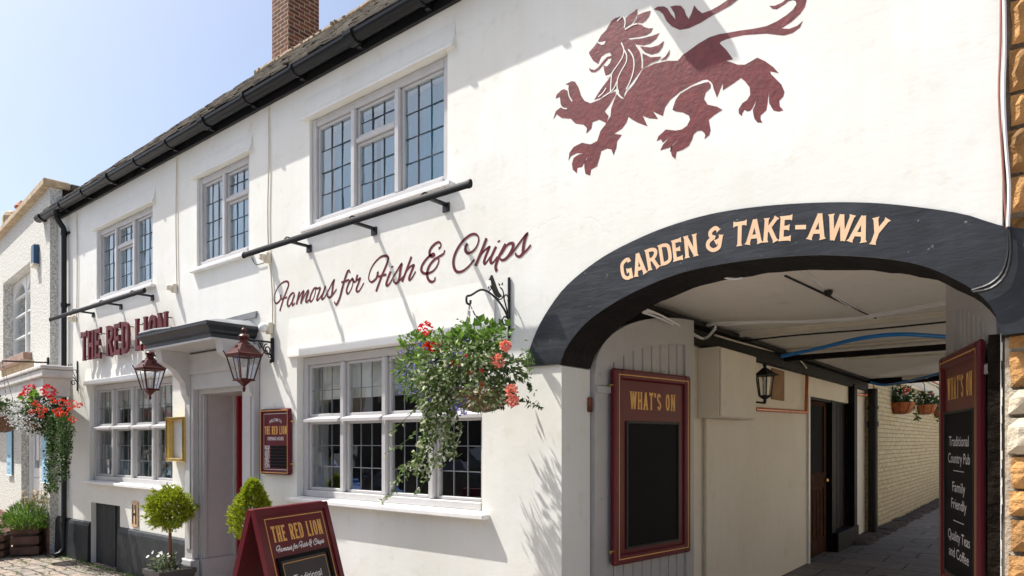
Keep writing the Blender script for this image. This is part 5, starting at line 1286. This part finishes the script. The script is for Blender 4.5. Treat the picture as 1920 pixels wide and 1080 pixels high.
for _ in range(16):
    x0 = rnd(795, 850); e = rnd(-35, 15); ln = rnd(60, 150)
    trail(b, [at(x0, 740, c.y-.10), at(x0+e*.3, 740+ln*.5, c.y-.16), at(x0+e, 740+ln, c.y-.15)], 52, .036, .024, .045, stem=sm_)
for pts, n in ((((800, 740), (775, 770), (750, 795), (728, 812)), 14), (((810, 760), (780, 810), (745, 838), (722, 850)), 12), (((815, 820), (790, 850), (765, 880), (735, 910)), 26), (((830, 840), (812, 880), (795, 905), (780, 930)), 14), (((790, 850), (760, 890), (730, 930), (715, 942)), 14), (((835, 800), (800, 850), (770, 872), (755, 880)), 30), (((850, 770), (862, 800), (858, 830)), 20)):
    trail(b, [at(px, py, c.y-.12) for px, py in pts], int(n*1.7), .038, .026, .022, stem=sm_)
for pts, n in ((((930, 700), (960, 740), (990, 752), (1012, 765)), 70), (((925, 720), (945, 748), (925, 765), (905, 760)), 26), (((945, 690), (975, 700), (1005, 735)), 50)):
    trail(sm_, [at(px, py, c.y) for px, py in pts], n, .036, .016, .02)
b.build('trailing_leaves', LEAFV, t); sm_.build('stem_foliage', LEAFD, t)
def heads(t, lst, mat, y, label, n=26, ps=.016, name='flower_head'):
    for px, py, r in lst:
        b = MB(); flower_head(b, at(px, py, y), r, n, ps); o = b.build(name, mat, t); o['label'] = label
heads(t, [(797, 614, .042), (817, 652, .030), (803, 651, .030)], F_RED, c.y-.16, 'round red geranium head', 46, .02)
heads(t, [(933, 677, .036), (959, 733, .032), (961, 752, .030), (948, 648, .026)], F_PEA, c.y-.14, 'peach pink carnation-like head', 60, .018)
heads(t, [(905, 722, .016), (883, 698, .013), (903, 696, .010), (850, 681, .016), (863, 683, .012), (873, 664, .011)], F_RED, c.y-.19, 'small red drooping fuchsia', 9, .013)
heads(t, [(906, 732, .016), (922, 702, .018), (886, 708, .01)], F_WHI, c.y-.19, 'small white fuchsia skirt', 8, .014)
b = MB()
for px, py, n, s in ((800, 668, 40, 26), (770, 650, 24, 18), (762, 725, 40, 16), (758, 700, 20, 12), (792, 745, 40, 12), (825, 680, 26, 20), (860, 650, 18, 20), (855, 765, 30, 8), (866, 752, 24, 8), (865, 775, 20, 8), (775, 690, 24, 18)):
    for _ in range(n//2):
        p = at(px+rnd(-1, 1)*s*1.2, py+rnd(-1, 1)*s*.8, c.y-.19+rnd(-.05, .05))
        for k in range(3): b.leaf(p, ball_dir(), Vector((0, -1, 0)), rnd(.008, .015), .010, .1)
tag(b.build('violet_flowers', F_BLU, t), kind='stuff')
# left basket
c = Vector((HOOKL.x, HOOKL.y, 1.78))
t = thing('flower_basket', (c.x, c.y, c.z), 'hanging basket of red geraniums and tiny white flowers by the downpipe', 'hanging basket')
basket_shell(t, (c.x, c.y, 1.90), .20, .18, HOOKL-Vector((0, 0, .01)), COIR)
b = MB()
mound(b, (c.x+.05, c.y, 2.0), (.42, .30, .18), 1100, .06, .026); mound(b, (c.x-.3, c.y-.05, 1.88), (.32, .22, .20), 700, .05, .02, .4); mound(b, (c.x+.28, c.y, 1.84), (.28, .2, .22), 700, .05, .024, .4)
b.build('foliage', LEAFD, t)
b = MB(); mound(b, (c.x-.05, c.y-.05, 2.16), (.28, .16, .09), 90, .09, .07, .6, -.2); b.build('bright_foliage', LEAFM, t)
b = MB(); sm_ = MB()
for _ in range(22):
    x0 = rnd(92, 132); y0 = c.y-rnd(.0, .15); ln = rnd(60, 150)
    trail(b, [at(x0, 780, y0), at(x0+rnd(-6, 4), 780+ln*.5, y0-.03), at(x0+rnd(-10, 4), 780+ln, y0)], 62, .045, .030, .05, stem=sm_)
trail(b, [at(110, 900, c.y-.1), at(106, 925, c.y-.1)], 12, .04, .03, .03)
b.build('trailing_leaves', LEAFD, t); sm_.build('stem_foliage', LEAFM, t)
b = MB()
for cc, rr, n in (((c.x-.22, c.y-.06, 1.96), (.46, .27, .22), 1300), ((c.x+.05, c.y-.1, 1.84), (.32, .22, .16), 500), ((c.x+.32, c.y, 2.08), (.2, .15, .1), 160)):
    for _ in range(n):
        d = ball_dir(); k = rnd(.92, 1.18)*(.9+.25*noise.noise(d*2.5)); p = Vector((cc[0]+d.x*rr[0]*k, cc[1]+d.y*rr[1]*k, cc[2]+d.z*rr[2]*k))
        b.leaf(p, ball_dir(), d, .020, .017, .1); b.leaf(p, ball_dir(), d, .017, .015, .1)
tag(b.build('tiny_white_flowers', F_WHI, t), kind='stuff')
heads(t, [(55, 732, .08), (92, 734, .08), (42, 744, .04)], F_RED, c.y-.12, 'bright red geranium head', 75, .028)
heads(t, [(66, 756, .036), (100, 752, .034), (116, 755, .036), (124, 754, .03), (138, 757, .034), (149, 761, .028), (75, 766, .036), (84, 768, .03), (60, 773, .034), (77, 778, .036), (104, 768, .034), (114, 771, .036), (120, 775, .034), (132, 764, .036), (136, 786, .034), (108, 777, .03)], F_ORG, c.y-.22, 'orange red flower', 20, .02)
# third basket, in shade at the edge
q = on_nh(4, 780, -.55); t = thing('flower_basket', q, 'dark shaded hanging basket in front of the pebbledashed house', 'hanging basket')
basket_shell(t, (q.x, q.y, q.z), .24, .22, Vector((q.x, q.y, q.z+.75)), COIR)
b = MB(); mound(b, (q.x, q.y, q.z+.06), (.32, .3, .22), 700, .06, .03, .4); b.build('foliage', LEAFD, t)
t = thing('basket_bracket', (q.x, q.y+.55, q.z+.75), 'plain iron arm holding the dark shaded basket before the pebbledashed house', 'bracket', 'wrought iron basket brackets')
b = MB(); b.tube([(q.x, q.y, q.z+.75), (q.x, q.y+.6, q.z+.78)], .012, 6); b.box((q.x-.02, q.y+.53, q.z+.5), (q.x+.02, q.y+.56, q.z+.85)); b.build('iron_arm', BLACK, t)
# half baskets on the yard wall
def half_basket(px, py, label, trailn):
    p = PX(px, py, -2.36)
    t = thing('wall_basket', (p.x, p.y, p.z), label, 'wall basket', 'terracotta coloured baskets on the yard wall')
    b = MB(); r = .24; prof = [(.03, -.2), (.12, -.19), (.19, -.12), (r, 0), (r, .02)]; b.lathe((p.x, p.y, p.z), prof, 16); smooth_by_angle(b.build('liner', TERRA, t), 60)
    b = MB(); b.tube([(p.x, p.y, p.z+.02), (p.x-.02, p.y, p.z+.5), (p.x-.1, p.y+.02, p.z+.62)], .009, 6)
    for j in range(8):
        a = j*math.pi/4; b.tube([Vector((p.x+q*1.03*math.cos(a), p.y+q*1.03*math.sin(a), p.z+z_)) for q, z_ in prof], .005, 4)
    b.build('hook', BLACK, t)
    b = MB(); mound(b, (p.x, p.y, p.z+.14), (.29, .36, .24), 520, .08, .04, .3); trail(b, [p+Vector((.15, .3, .05)), p+Vector((.22, .35, -.2)), p+Vector((.22, .3, -.25-trailn*.05))], 40+trailn*8, .06, .04, .06); b.build('foliage', LEAFD, t)
    b = MB()
    for _ in range(70):
        d = ball_dir(); b.leaf(p+Vector((d.x*.27, d.y*.32, .15+d.z*.19)), ball_dir(), d, .035, .03, .1)
    tag(b.build('white_flowers', F_WHI, t), kind='stuff')
    for k in range(2): b = MB(); flower_head(b, p+Vector((.1, rnd(-.25, .2), rnd(.2, .3))), .05, 16, .03); b.build('flower_head', F_RED, t)
half_basket(1690, 757, 'nearest of the three terracotta flower baskets on the yard wall', 1)
half_basket(1735, 761, 'middle of the three terracotta flower baskets on the yard wall', 2)
half_basket(1764, 768, 'terracotta flower basket farthest along the yard wall, with a long trail', 9)
# ------------------------------------------------------------------ clipped trees in pots
def square_pot(p, wt, wb, h, label, cat='planter'):
    t = thing('planter', p, label, cat)
    b = MB(); n = len(b.v)
    lv = [(wb, 0), (wt*.93, h-.05), (wt, h-.048), (wt, h), (wt-.03, h), (wt-.035, h-.04)]
    for k, z in lv:
        for sx, sy in ((-1, -1), (1, -1), (1, 1), (-1, 1)): b.v.append(Vector((sx*k, sy*k, z)))
    for i in range(len(lv)-1):
        for j in range(4): b.face((n+4*i+j, n+4*i+(j+1) % 4, n+4*i+4+(j+1) % 4, n+4*i+4+j))
    b.build('pot', POT, t, local=True)
    b = MB(); k = wt-.034; b.poly([(-k, -k, h-.035), (k, -k, h-.035), (k, k, h-.035), (-k, k, h-.035)]); b.build('soil', SOIL, t, local=True)
    return t
def conifer_leaves(mb, c, f, n):
    for _ in range(n):
        p, d = f(); 
        for k in range(4):
            q = (d*1.1+ball_dir()*.75+Vector((0, 0, .35))).normalized(); mb.leaf(p, q, ball_dir(), rnd(.025, .05), rnd(.008, .014), .1)
py_ = -.30; pc = P(318, 1055, py_); rp = .20; px_ = pc.x
square_pot((px_, py_, 0), .19, .145, .30, 'square charcoal planter holding the ball shaped tree')
bz = P(313, 953, py_).z; br = .228
t = thing('ball_tree', (px_, py_, .27), 'lime green conifer clipped to a ball on a bare stem', 'tree')
b = MB(); b.tube([(px_+.01, py_, .24), (px_+.015, py_, .5), (px_, py_, bz)], .016, 8, smooth=4); b.build('trunk', TRUNK, t)
def fb():
    d = ball_dir()
    while noise.noise(d*4.3+Vector((9, 2, 4))) > .33: d = ball_dir()
    k = rnd(.62, 1.02)*(.90+.40*noise.noise(d*3.2+Vector((3, 1, 7))))*(1.10 if random.random() < .04 else 1); return Vector((px_, py_, bz))+Vector((d.x*br, d.y*br, d.z*br*.98))*k, d
b = MB(); conifer_leaves(b, None, fb, 2600); b.build('crown', LIME, t)
def small_plant(p, label, wmat=F_WHI, n=26, r=.13, h=.14, nfl=14):
    t = thing('bedding_plant', p, label, 'plant'); p = Vector(p)
    b = MB()
    for _ in range(n):
        q = p+Vector((rnd(-r, r), rnd(-r, r), 0)); e = q+Vector((rnd(-.05, .05), rnd(-.05, .05), rnd(.4, 1)*h)); b.tube([q, e], .003, 4)
        for _ in range(9): b.leaf(q.lerp(e, rnd(.2, 1)), (ball_dir()+Vector((0, 0, .3))).normalized(), ball_dir(), rnd(.03, .05), .022, .2)
    b.build('leaves', LEAFG, t)
    for _ in range(nfl):
        b = MB(); q = p+Vector((rnd(-r, r), rnd(-r, r), h*rnd(.7, 1.1)))
        a0 = ball_dir()*.4+Vector((0, -.6, .6))
        for k in range(7): b.leaf(q, (a0.cross(ball_dir())).normalized()+a0*.3, a0, .022, .018, .1)
        b.build('flower', wmat, t)
small_plant((px_, py_-.05, .265), 'white flowered silvery bedding plant at the foot of the ball tree', n=34, nfl=12, h=.20)
py2 = -.32; pc2 = P(474, 960, py2)
square_pot((pc2.x, py2, 0), .20, .15, .36, 'square charcoal planter behind the pavement sign')
t = thing('cone_tree', (pc2.x, py2, .33), 'pointed lime green conifer half hidden behind the pavement sign', 'tree')
b = MB(); b.tube([(pc2.x, py2, .3), (pc2.x, py2, .8)], .02, 8); b.build('trunk', TRUNK, t)
zt_ = P(480, 902, py2).z; zb_ = P(450, 1010, py2).z
def fc():
    d = ball_dir(); u = (random.random())**.8; z = zb_+(zt_-zb_)*u; r = .235*(1-u)**.62*(.35+.65*min(1, (u+.05)*5)); a = rnd(0, 6.283); r *= rnd(.62, 1.05)*(.85+.55*noise.noise(Vector((math.cos(a)*1.7, math.sin(a)*1.7, z*6))))
    dd = Vector((math.cos(a), math.sin(a), .4)); return Vector((pc2.x+math.cos(a)*r, py2+math.sin(a)*r, z)), dd
b = MB(); conifer_leaves(b, None, fc, 2400); b.build('crown', LIME, t)
q = PZ(425, 1090, .12); q = Vector((P(428, 1070, -.55).x, -.55, 0))
t = thing('low_crate', q, 'low brown wooden crate of white flowers beside the pavement sign', 'planter')
b = MB()
for z in (.02, .12): b.box((-.18, -.13, z), (.18, -.11, z+.085), .004); b.box((-.18, .11, z), (.18, .13, z+.085), .004); b.box((-.18, -.109, z), (-.16, .109, z+.085), .004); b.box((.16, -.109, z), (.18, .109, z+.085), .004)
b.build('slats', WOOD, t, local=True)
b = MB(); b.box((-.159, -.109, .03), (.159, .109, .17)); b.build('soil', SOIL, t, local=True)
small_plant(q+Vector((0, 0, .165)), 'cream flowered bedding plant in the low brown crate', n=24, r=.12, h=.16, nfl=10)
# ------------------------------------------------------------------ slatted crates in front of the neighbour
def crate(c, wx, wy, h, ang, label):
    t = thing('slatted_crate', c, label, 'planter', 'dark slatted wooden crates', ang)
    n = 3; b = MB()
    for i in range(n):
        z0 = .02+i*(h-.02)/n; z1 = z0+(h-.02)/n-.035
        b.box((-wx, -wy, z0), (wx, -wy+.02, z1), .004); b.box((-wx, wy-.02, z0), (wx, wy, z1), .004); b.box((-wx, -wy+.021, z0), (-wx+.02, wy-.021, z1), .004); b.box((wx-.02, -wy+.021, z0), (wx, wy-.021, z1), .004)
    b.build('slats', WOOD, t, local=True)
    b = MB()
    for sx in (-1, 1):
        for sy in (-1, 1): b.box((sx*(wx-.045)-.02, sy*(wy-.045)-.02, 0), (sx*(wx-.045)+.02, sy*(wy-.045)+.02, h-.02))
    split(b.build('corner_post', WOOD, t, local=True))
    b = MB(); b.box((-wx+.025, -wy+.025, .04), (wx-.025, wy-.025, h-.06)); b.build('soil', SOIL, t, local=True)
    return t
c1 = PZ(73, 1042); c0 = PZ(19, 1045); ang = math.atan2(c1.y-c0.y, c1.x-c0.x); wl_ = (c1-c0).length
nv = Vector((-math.sin(ang), math.cos(ang), 0)); cc = (c0+c1)/2+nv*.27; hC = .46
crate(cc, wl_/2, .27, hC, ang, 'dark slatted crate full of bushy herbs in front of the pebbledashed house')
c2 = c0-(c1-c0).normalized()*.42+nv*.2
crate(c2, .36, .25, .34, ang, 'lower dark slatted crate beside the herb crate, holding a broad leaved plant')
def bush(p, r, h, label, mat, n=900, fl=None, thin=.012):
    t = thing('herb_plant', p, label, 'plant'); p = Vector(p); b = MB()
    for _ in range(n):
        a = rnd(0, 6.283); k = math.sqrt(random.random()); z = rnd(0, 1)*h*(1.05-.6*k*k); q = p+Vector((math.cos(a)*r[0]*k, math.sin(a)*r[1]*k, z))
        b.leaf(q, (Vector((math.cos(a)*k, math.sin(a)*k, 1.0))+ball_dir()*.6).normalized(), ball_dir(), rnd(.05, .10), thin*rnd(.8, 1.6), .2)
    b.build('leaves', mat, t)
    if fl:
        b = MB()
        for _ in range(fl[1]):
            a = rnd(0, 6.283); k = math.sqrt(random.random()); q = p+Vector((math.cos(a)*r[0]*k, math.sin(a)*r[1]*k, h*rnd(.8, 1.25))); b.tube([q-Vector((0, 0, .15)), q], .003, 4)
            for _ in range(6): b.leaf(q, ball_dir(), ball_dir(), .03, .02, .1)
        b.build('seed_heads', fl[0], t)
dx_ = (c1-c0).normalized()
bush(cc-dx_*wl_*.12+Vector((0, 0, hC-.1)), (.42, .24), .36, 'fine leaved bright green herb in the larger slatted crate', LEAFM, 1600)
bush(cc+dx_*wl_*.30+Vector((0, 0, hC-.1)), (.24, .22), .44, 'herb gone to pale seed heads in the larger crate, nearest the downpipe', LEAFG, 700, (STRAW, 60))
bush(c2+Vector((0, 0, .28)), (.34, .24), .55, 'broad leaved green plant in the lower slatted crate', LEAFM, 700, (F_WHI, 30), .035)
# weeds and fallen petals on the paving
b = MB()
for _ in range(150):
    px, py = rnd(-5, 420), rnd(1042, 1079)
    q = PZ(px, py); 
    if q.y > -.06: q.y = rnd(-.12, -.05)
    for k in range(7): b.leaf(q+Vector((rnd(-.02, .02), rnd(-.02, .02), .0)), (ball_dir()+Vector((0, 0, .9))).normalized(), ball_dir(), rnd(.012, .035), .008, .2)
for x in [XL+i*.09+rnd(-.03, .03) for i in range(100)]:
    if x < -2.5 and not -7.3 < x < -5.9:
        for k in range(random.choice((0, 0, 3, 6))): b.leaf(Vector((x, rnd(-.08, -.05), 0)), (ball_dir()+Vector((0, 0, .8))).normalized(), ball_dir(), rnd(.02, .06), .012, .2)
tag(b.build('weeds', LEAFM), kind='stuff')
# ------------------------------------------------------------------ passage fittings
bx0, bx1 = PX(1352, 700, -2.33), PX(1418, 700, -2.33); zt_ = PX(1352, 649, -2.33).z; zb_ = PX(1352, 783, -2.33).z
t = thing('meter_box', (-2.5, bx0.y, zb_), 'cream boxed-in meter cupboard high on the passage wall', 'cupboard')
b = MB(); b.box((-2.549, bx0.y, zb_), (-2.35, bx1.y, zt_), .004); b.build('case', WALLIN, t)
b = MB(); b.box((-2.348, bx0.y+.01, zb_+.01), (-2.33, bx1.y-.004, zt_-.01), .004); b.build('door', WALLIN, t)
b = MB(); b.tube([(-2.53, bx0.y+.12, zb_), (-2.53, bx0.y+.12, .02)], .016, 8); tag(b.build('conduit', CABLE, None, loc=(-2.53, bx0.y+.12, 0)), 'cream conduit running down from the meter cupboard to the floor', 'pipe')
lp = PX(1434, 722, -2.40)
t = thing('passage_lantern', (lp.x-.14, lp.y, lp.z-.25), 'small black lantern on the passage wall beside the meter cupboard', 'lantern')
b = MB(); cL = (lp.x, lp.y, lp.z)
b.lathe(cL, [(.01, .23), (.025, .21), (.012, .19), (.04, .17), (.10, .125), (.145, .105), (.145, .095), (.1, .09)], 6); b.lathe(cL, [(.005, -.2), (.02, -.17), (.012, -.155), (.06, -.125), (.07, -.11)], 6)
for j in range(6): a = j*math.pi/3; b.tube([Vector(cL)+Vector((.062*math.cos(a), .062*math.sin(a), -.11)), Vector(cL)+Vector((.092*math.cos(a), .092*math.sin(a), .095))], .007, 4)
b.build('cage', BLACK, t); b = MB(); b.lathe(cL, [(.058, -.108), (.086, .09)], 6); b.build('glass', GLASSL, t)
b = MB(); b.lathe(cL, [(.015, -.1), (.015, .0), (.025, .02), (.02, .06), (.004, .07)], 8); b.build('bulb', WHITE, t)
b = MB(); b.box((-2.548, lp.y-.05, lp.z-.25), (-2.52, lp.y+.05, lp.z-.08), .006); b.tube([(-2.53, lp.y, lp.z-.17), (lp.x, lp.y, lp.z-.19)], .012, 6); b.build('arm', BLACK, t)
p0, p1 = PX(1447, 690, -2.54), PX(1470, 752, -2.54)
b = MB(); b.box((-2.548, p0.y, p1.z), (-2.535, p1.y, p0.z), .002); tag(b.build('wall_panel', M('brown_hardboard', (.30, .17, .08), .8, .2), None, loc=(-2.54, p0.y, p1.z)), 'brown hardboard panel on the passage wall behind the small lantern', 'board')
def pipe(label, pts, r, mat, name, cat='pipe', sm=0):
    b = MB(); b.tube(pts, r, 8, smooth=sm)
    if mat is COPPER:
        for p in pts[1:-1]: b.lathe(Vector(p)-Vector((0, 0, .02)), [(r*1.5, 0), (r*1.5, .04)], 8)
    o = b.build(name, mat, None, loc=pts[0]); smooth_by_angle(o, 50); tag(o, label, cat)
w = -2.515
pipe('copper pipe running level from the meter cupboard then up and over the side door', [PX(1416, 767, w), PX(1511, 773, w), PX(1514, 672, w), PX(1593, 690, w), PX(1596, 738, w-.02), PX(1622, 741, w), PX(1640, 735, w+.02), PX(1634, 705, w+.02)], .022, COPPER, 'copper_pipe')
pipe('bright blue water pipe arching under the passage ceiling', [PZ(1466, 668, 2.46), PZ(1540, 652, 2.48), PZ(1610, 635, 2.50), PZ(1680, 627, 2.51), PZ(1740, 629, 2.51), PZ(1800, 634, 2.50)], .018, BLUEP, 'blue_pipe', sm=5)
pipe('lower dark blue pipe sagging below the black beam at the passage end', [(-2.35, 8.7, 2.56), (-2.1, 8.6, 2.50), (-1.5, 7.6, 2.50), (-.9, 6.6, 2.53), (-.3, 6.0, 2.55)], .020, BLUEP, 'blue_pipe', sm=5)
def wires(label, pix, z, r=.012):
    b = MB()
    for k in range(3): b.tube([PZ(x, y+k*2.2, z)+Vector((0, 0, rnd(-.01, .01))) for x, y in pix], r, 6, smooth=4)
    o = b.build('ceiling_cable', CABLEW, None, loc=PZ(*pix[0], z)); tag(o, label, 'cable')
wires('bundle of white cables slung across the passage ceiling', [(1312, 616), (1335, 607), (1370, 604), (1430, 602), (1500, 601), (1600, 595), (1680, 583), (1800, 562)], 2.615, .007)
wires('thin white cables looping along the black beam of the passage', [(1205, 580), (1240, 592), (1285, 616), (1320, 632), (1342, 612)], 2.50, .007)
pipe('grey cable sagging along the passage beam above the meter cupboard', [PX(1340, 628, -2.46), PX(1380, 640, -2.46), PX(1440, 656, -2.46), PX(1490, 668, -2.46), PX(1512, 690, -2.46)], .010, CABLE, 'ceiling_cable', 'cable', 4)
pipe('short white cable end dangling under the crown of the arch', [P(1350, 518, .3), P(1375, 523, .32), P(1392, 521, .34)], .007, CABLEW, 'loose_cable', 'cable', 4)
wires('thin black flex stapled across the passage ceiling', [(1500, 500), (1553, 547), (1600, 575), (1640, 592)], 2.655, .004)
pipe('thin dark cable tied along the cream batten of the passage ceiling', [PZ(1385, 640, 2.60), PZ(1500, 628, 2.60), PZ(1640, 617, 2.60), PZ(1790, 602, 2.60)], .008, BLACK, 'ceiling_cable', 'cable', 4)
pipe('pale plastic pipe crossing the far end of the passage ceiling', [PZ(1585, 672, 2.58), PZ(1700, 668, 2.58), PZ(1800, 662, 2.58)], .014, CABLE, 'ceiling_pipe')
q = PX(1097, 758, -2.445)
b = MB(); b.box((-2.462, .30, q.z-.05), (-2.435, .338, q.z+.05), .006); tag(b.build('hinge_pin', M('rusty_iron', (.14, .045, .025), .9, .6, 30, .8, 60), None, loc=q), 'small rusty iron hinge pin on the white jamb beside the events board gate', 'hinge')
b = MB(); q = PZ(1553, 545, 2.655); b.lathe(q-Vector((0, 0, .02)), [(.03, .02), (.03, 0), (.02, -.015)], 8); tag(b.build('ceiling_hook', BLACK, None, loc=q), 'small black hook screwed into the passage ceiling', 'hook')
# ------------------------------------------------------------------ across the street (seen in the window glass)
def car(loc, rz, paint, label):
    t = thing('parked_car', loc, label, 'car', None, rz)
    b = MB(); L = 4.2
    prof = [(-2.1, .35), (-2.08, .62), (-2.0, .86), (-1.75, .95), (-.5, .98), (1.0, .95), (1.75, .84), (2.05, .68), (2.1, .40), (2.0, .28), (-1.95, .28)]
    bm = bmesh.new(); v0 = [bm.verts.new((x, -.86, z)) for x, z in prof]; v1 = [bm.verts.new((x, .86, z)) for x, z in prof]
    bm.faces.new(v0); bm.faces.new(list(reversed(v1)))
    for i in range(len(prof)): j = (i+1) % len(prof); bm.faces.new((v0[j], v0[i], v1[i], v1[j]))
    bmesh.ops.bevel(bm, geom=bm.edges[:], offset=.07, segments=3, affect='EDGES'); b.bm(bm); smooth_by_angle(b.build('body', paint, t, local=True), 40)
    lo = [(-1.85, .94), (-1.35, 1.42), (.05, 1.47), (.95, .95)]
    def cab(k, off): return [Vector((x, k*(.80 if z < 1 else .58)+0, z+off)) for x, z in lo]
    b = MB(); A, B = cab(-1, 0), cab(1, 0); b.poly(A); b.poly(B)
    for i in range(3): b.poly([A[i], A[i+1], B[i+1], B[i]])
    b.build('windows', M('car_glass', (.02, .025, .03), .05, .1, spec=.8), t, local=True)
    b = MB()
    for S in (A, B):
        for i in range(3): b.tube([S[i], S[i+1]], .035, 6)
        m = S[1].lerp(S[2], .52); b.tube([m, Vector((m.x, S[0].y, .96))], .035, 6)
    b.poly([p+Vector((0, 0, .03)) for p in (A[1], A[2], B[2], B[1])]); b.build('roof', paint, t, local=True)
    for x in (-1.3, 1.3):
        for s in (-1, 1):
            b = MB(); b.tube([(x, s*.68, .31), (x, s*.88, .31)], .31, 20); wh = b.build('wheel', M('tyre', (.015, .015, .015), .8), t, local=True)
            b = MB(); b.tube([(x, s*.87, .31), (x, s*.89, .31)], .2, 16); b.build('rim', LEAD, wh, local=True)
    for s in (-1, 1):
        b = MB(); b.box((1.93, s*.72-.14, .60), (2.06, s*.72+.14, .72), .03); b.build('headlight', WHITE, t, local=True)
        b = MB(); b.box((-2.09, s*.74-.1, .66), (-2.0, s*.74+.1, .82), .02); b.build('tail_light', F_RED, t, local=True)
def paint(n, c): return M(n, c, .25, .03, coat=.8, spec=.6)
car((-13.2, -5.6, -.14), 0, paint('blue_car_paint', (.02, .11, .42)), 'bright blue car parked across the pavement, mirrored in the windows')
car((-8.1, -5.6, -.14), 0, paint('black_car_paint', (.012, .014, .02)), 'black car parked across the pavement, mirrored in the window behind the basket')
car((-21.5, -5.7, -.14), 0, paint('teal_car_paint', (.05, .20, .25)), 'teal car parked furthest down the street, mirrored in the window by the porch')
def shopfront(x0, x1, h, wallm, label):
    t = thing('terraced_shop', ((x0+x1)/2, -16, 0), label, 'building', 'buildings across the street')
    b = MB(); b.box((x0, -24, -.1), (x1, -16, h)); b.build('wall', wallm, t)
    b = MB(); b.prism([(-24.2, h), (-20, h+3), (-15.7, h)], 'x', x0, x1); b.build('roof', SLATE, t)
    b = MB(); b.box((x0+.3, -15.99, 0), (x1-.3, -15.9, 3.3), .02); b.build('shop_window', DARKIN, t)
    n = max(2, int((x1-x0)/2.5))
    for i in range(n):
        x = x0+(i+.5)*(x1-x0)/n; b = MB(); b.box((x-.5, -15.99, 4.2), (x+.5, -15.94, 5.8), .01); b.box((x-.02, -15.939, 4.2), (x+.02, -15.92, 5.8)); b.build('window', POT, t)
x = -62
for i, (wd, h, m) in enumerate(((10, 7, WALL), (9, 7.6, CEIL), (11, 6.8, WALL), (8, 7.4, DASHT), (12, 7, WALL), (10, 7.5, WALL), (12, 7, CEIL))):
    shopfront(x, x+wd, h, m, ('white', 'stone coloured', 'cream', 'tan', 'pale', 'off-white', 'grey-white')[i]+' terraced shop across the street behind the viewer'); x += wd+.02
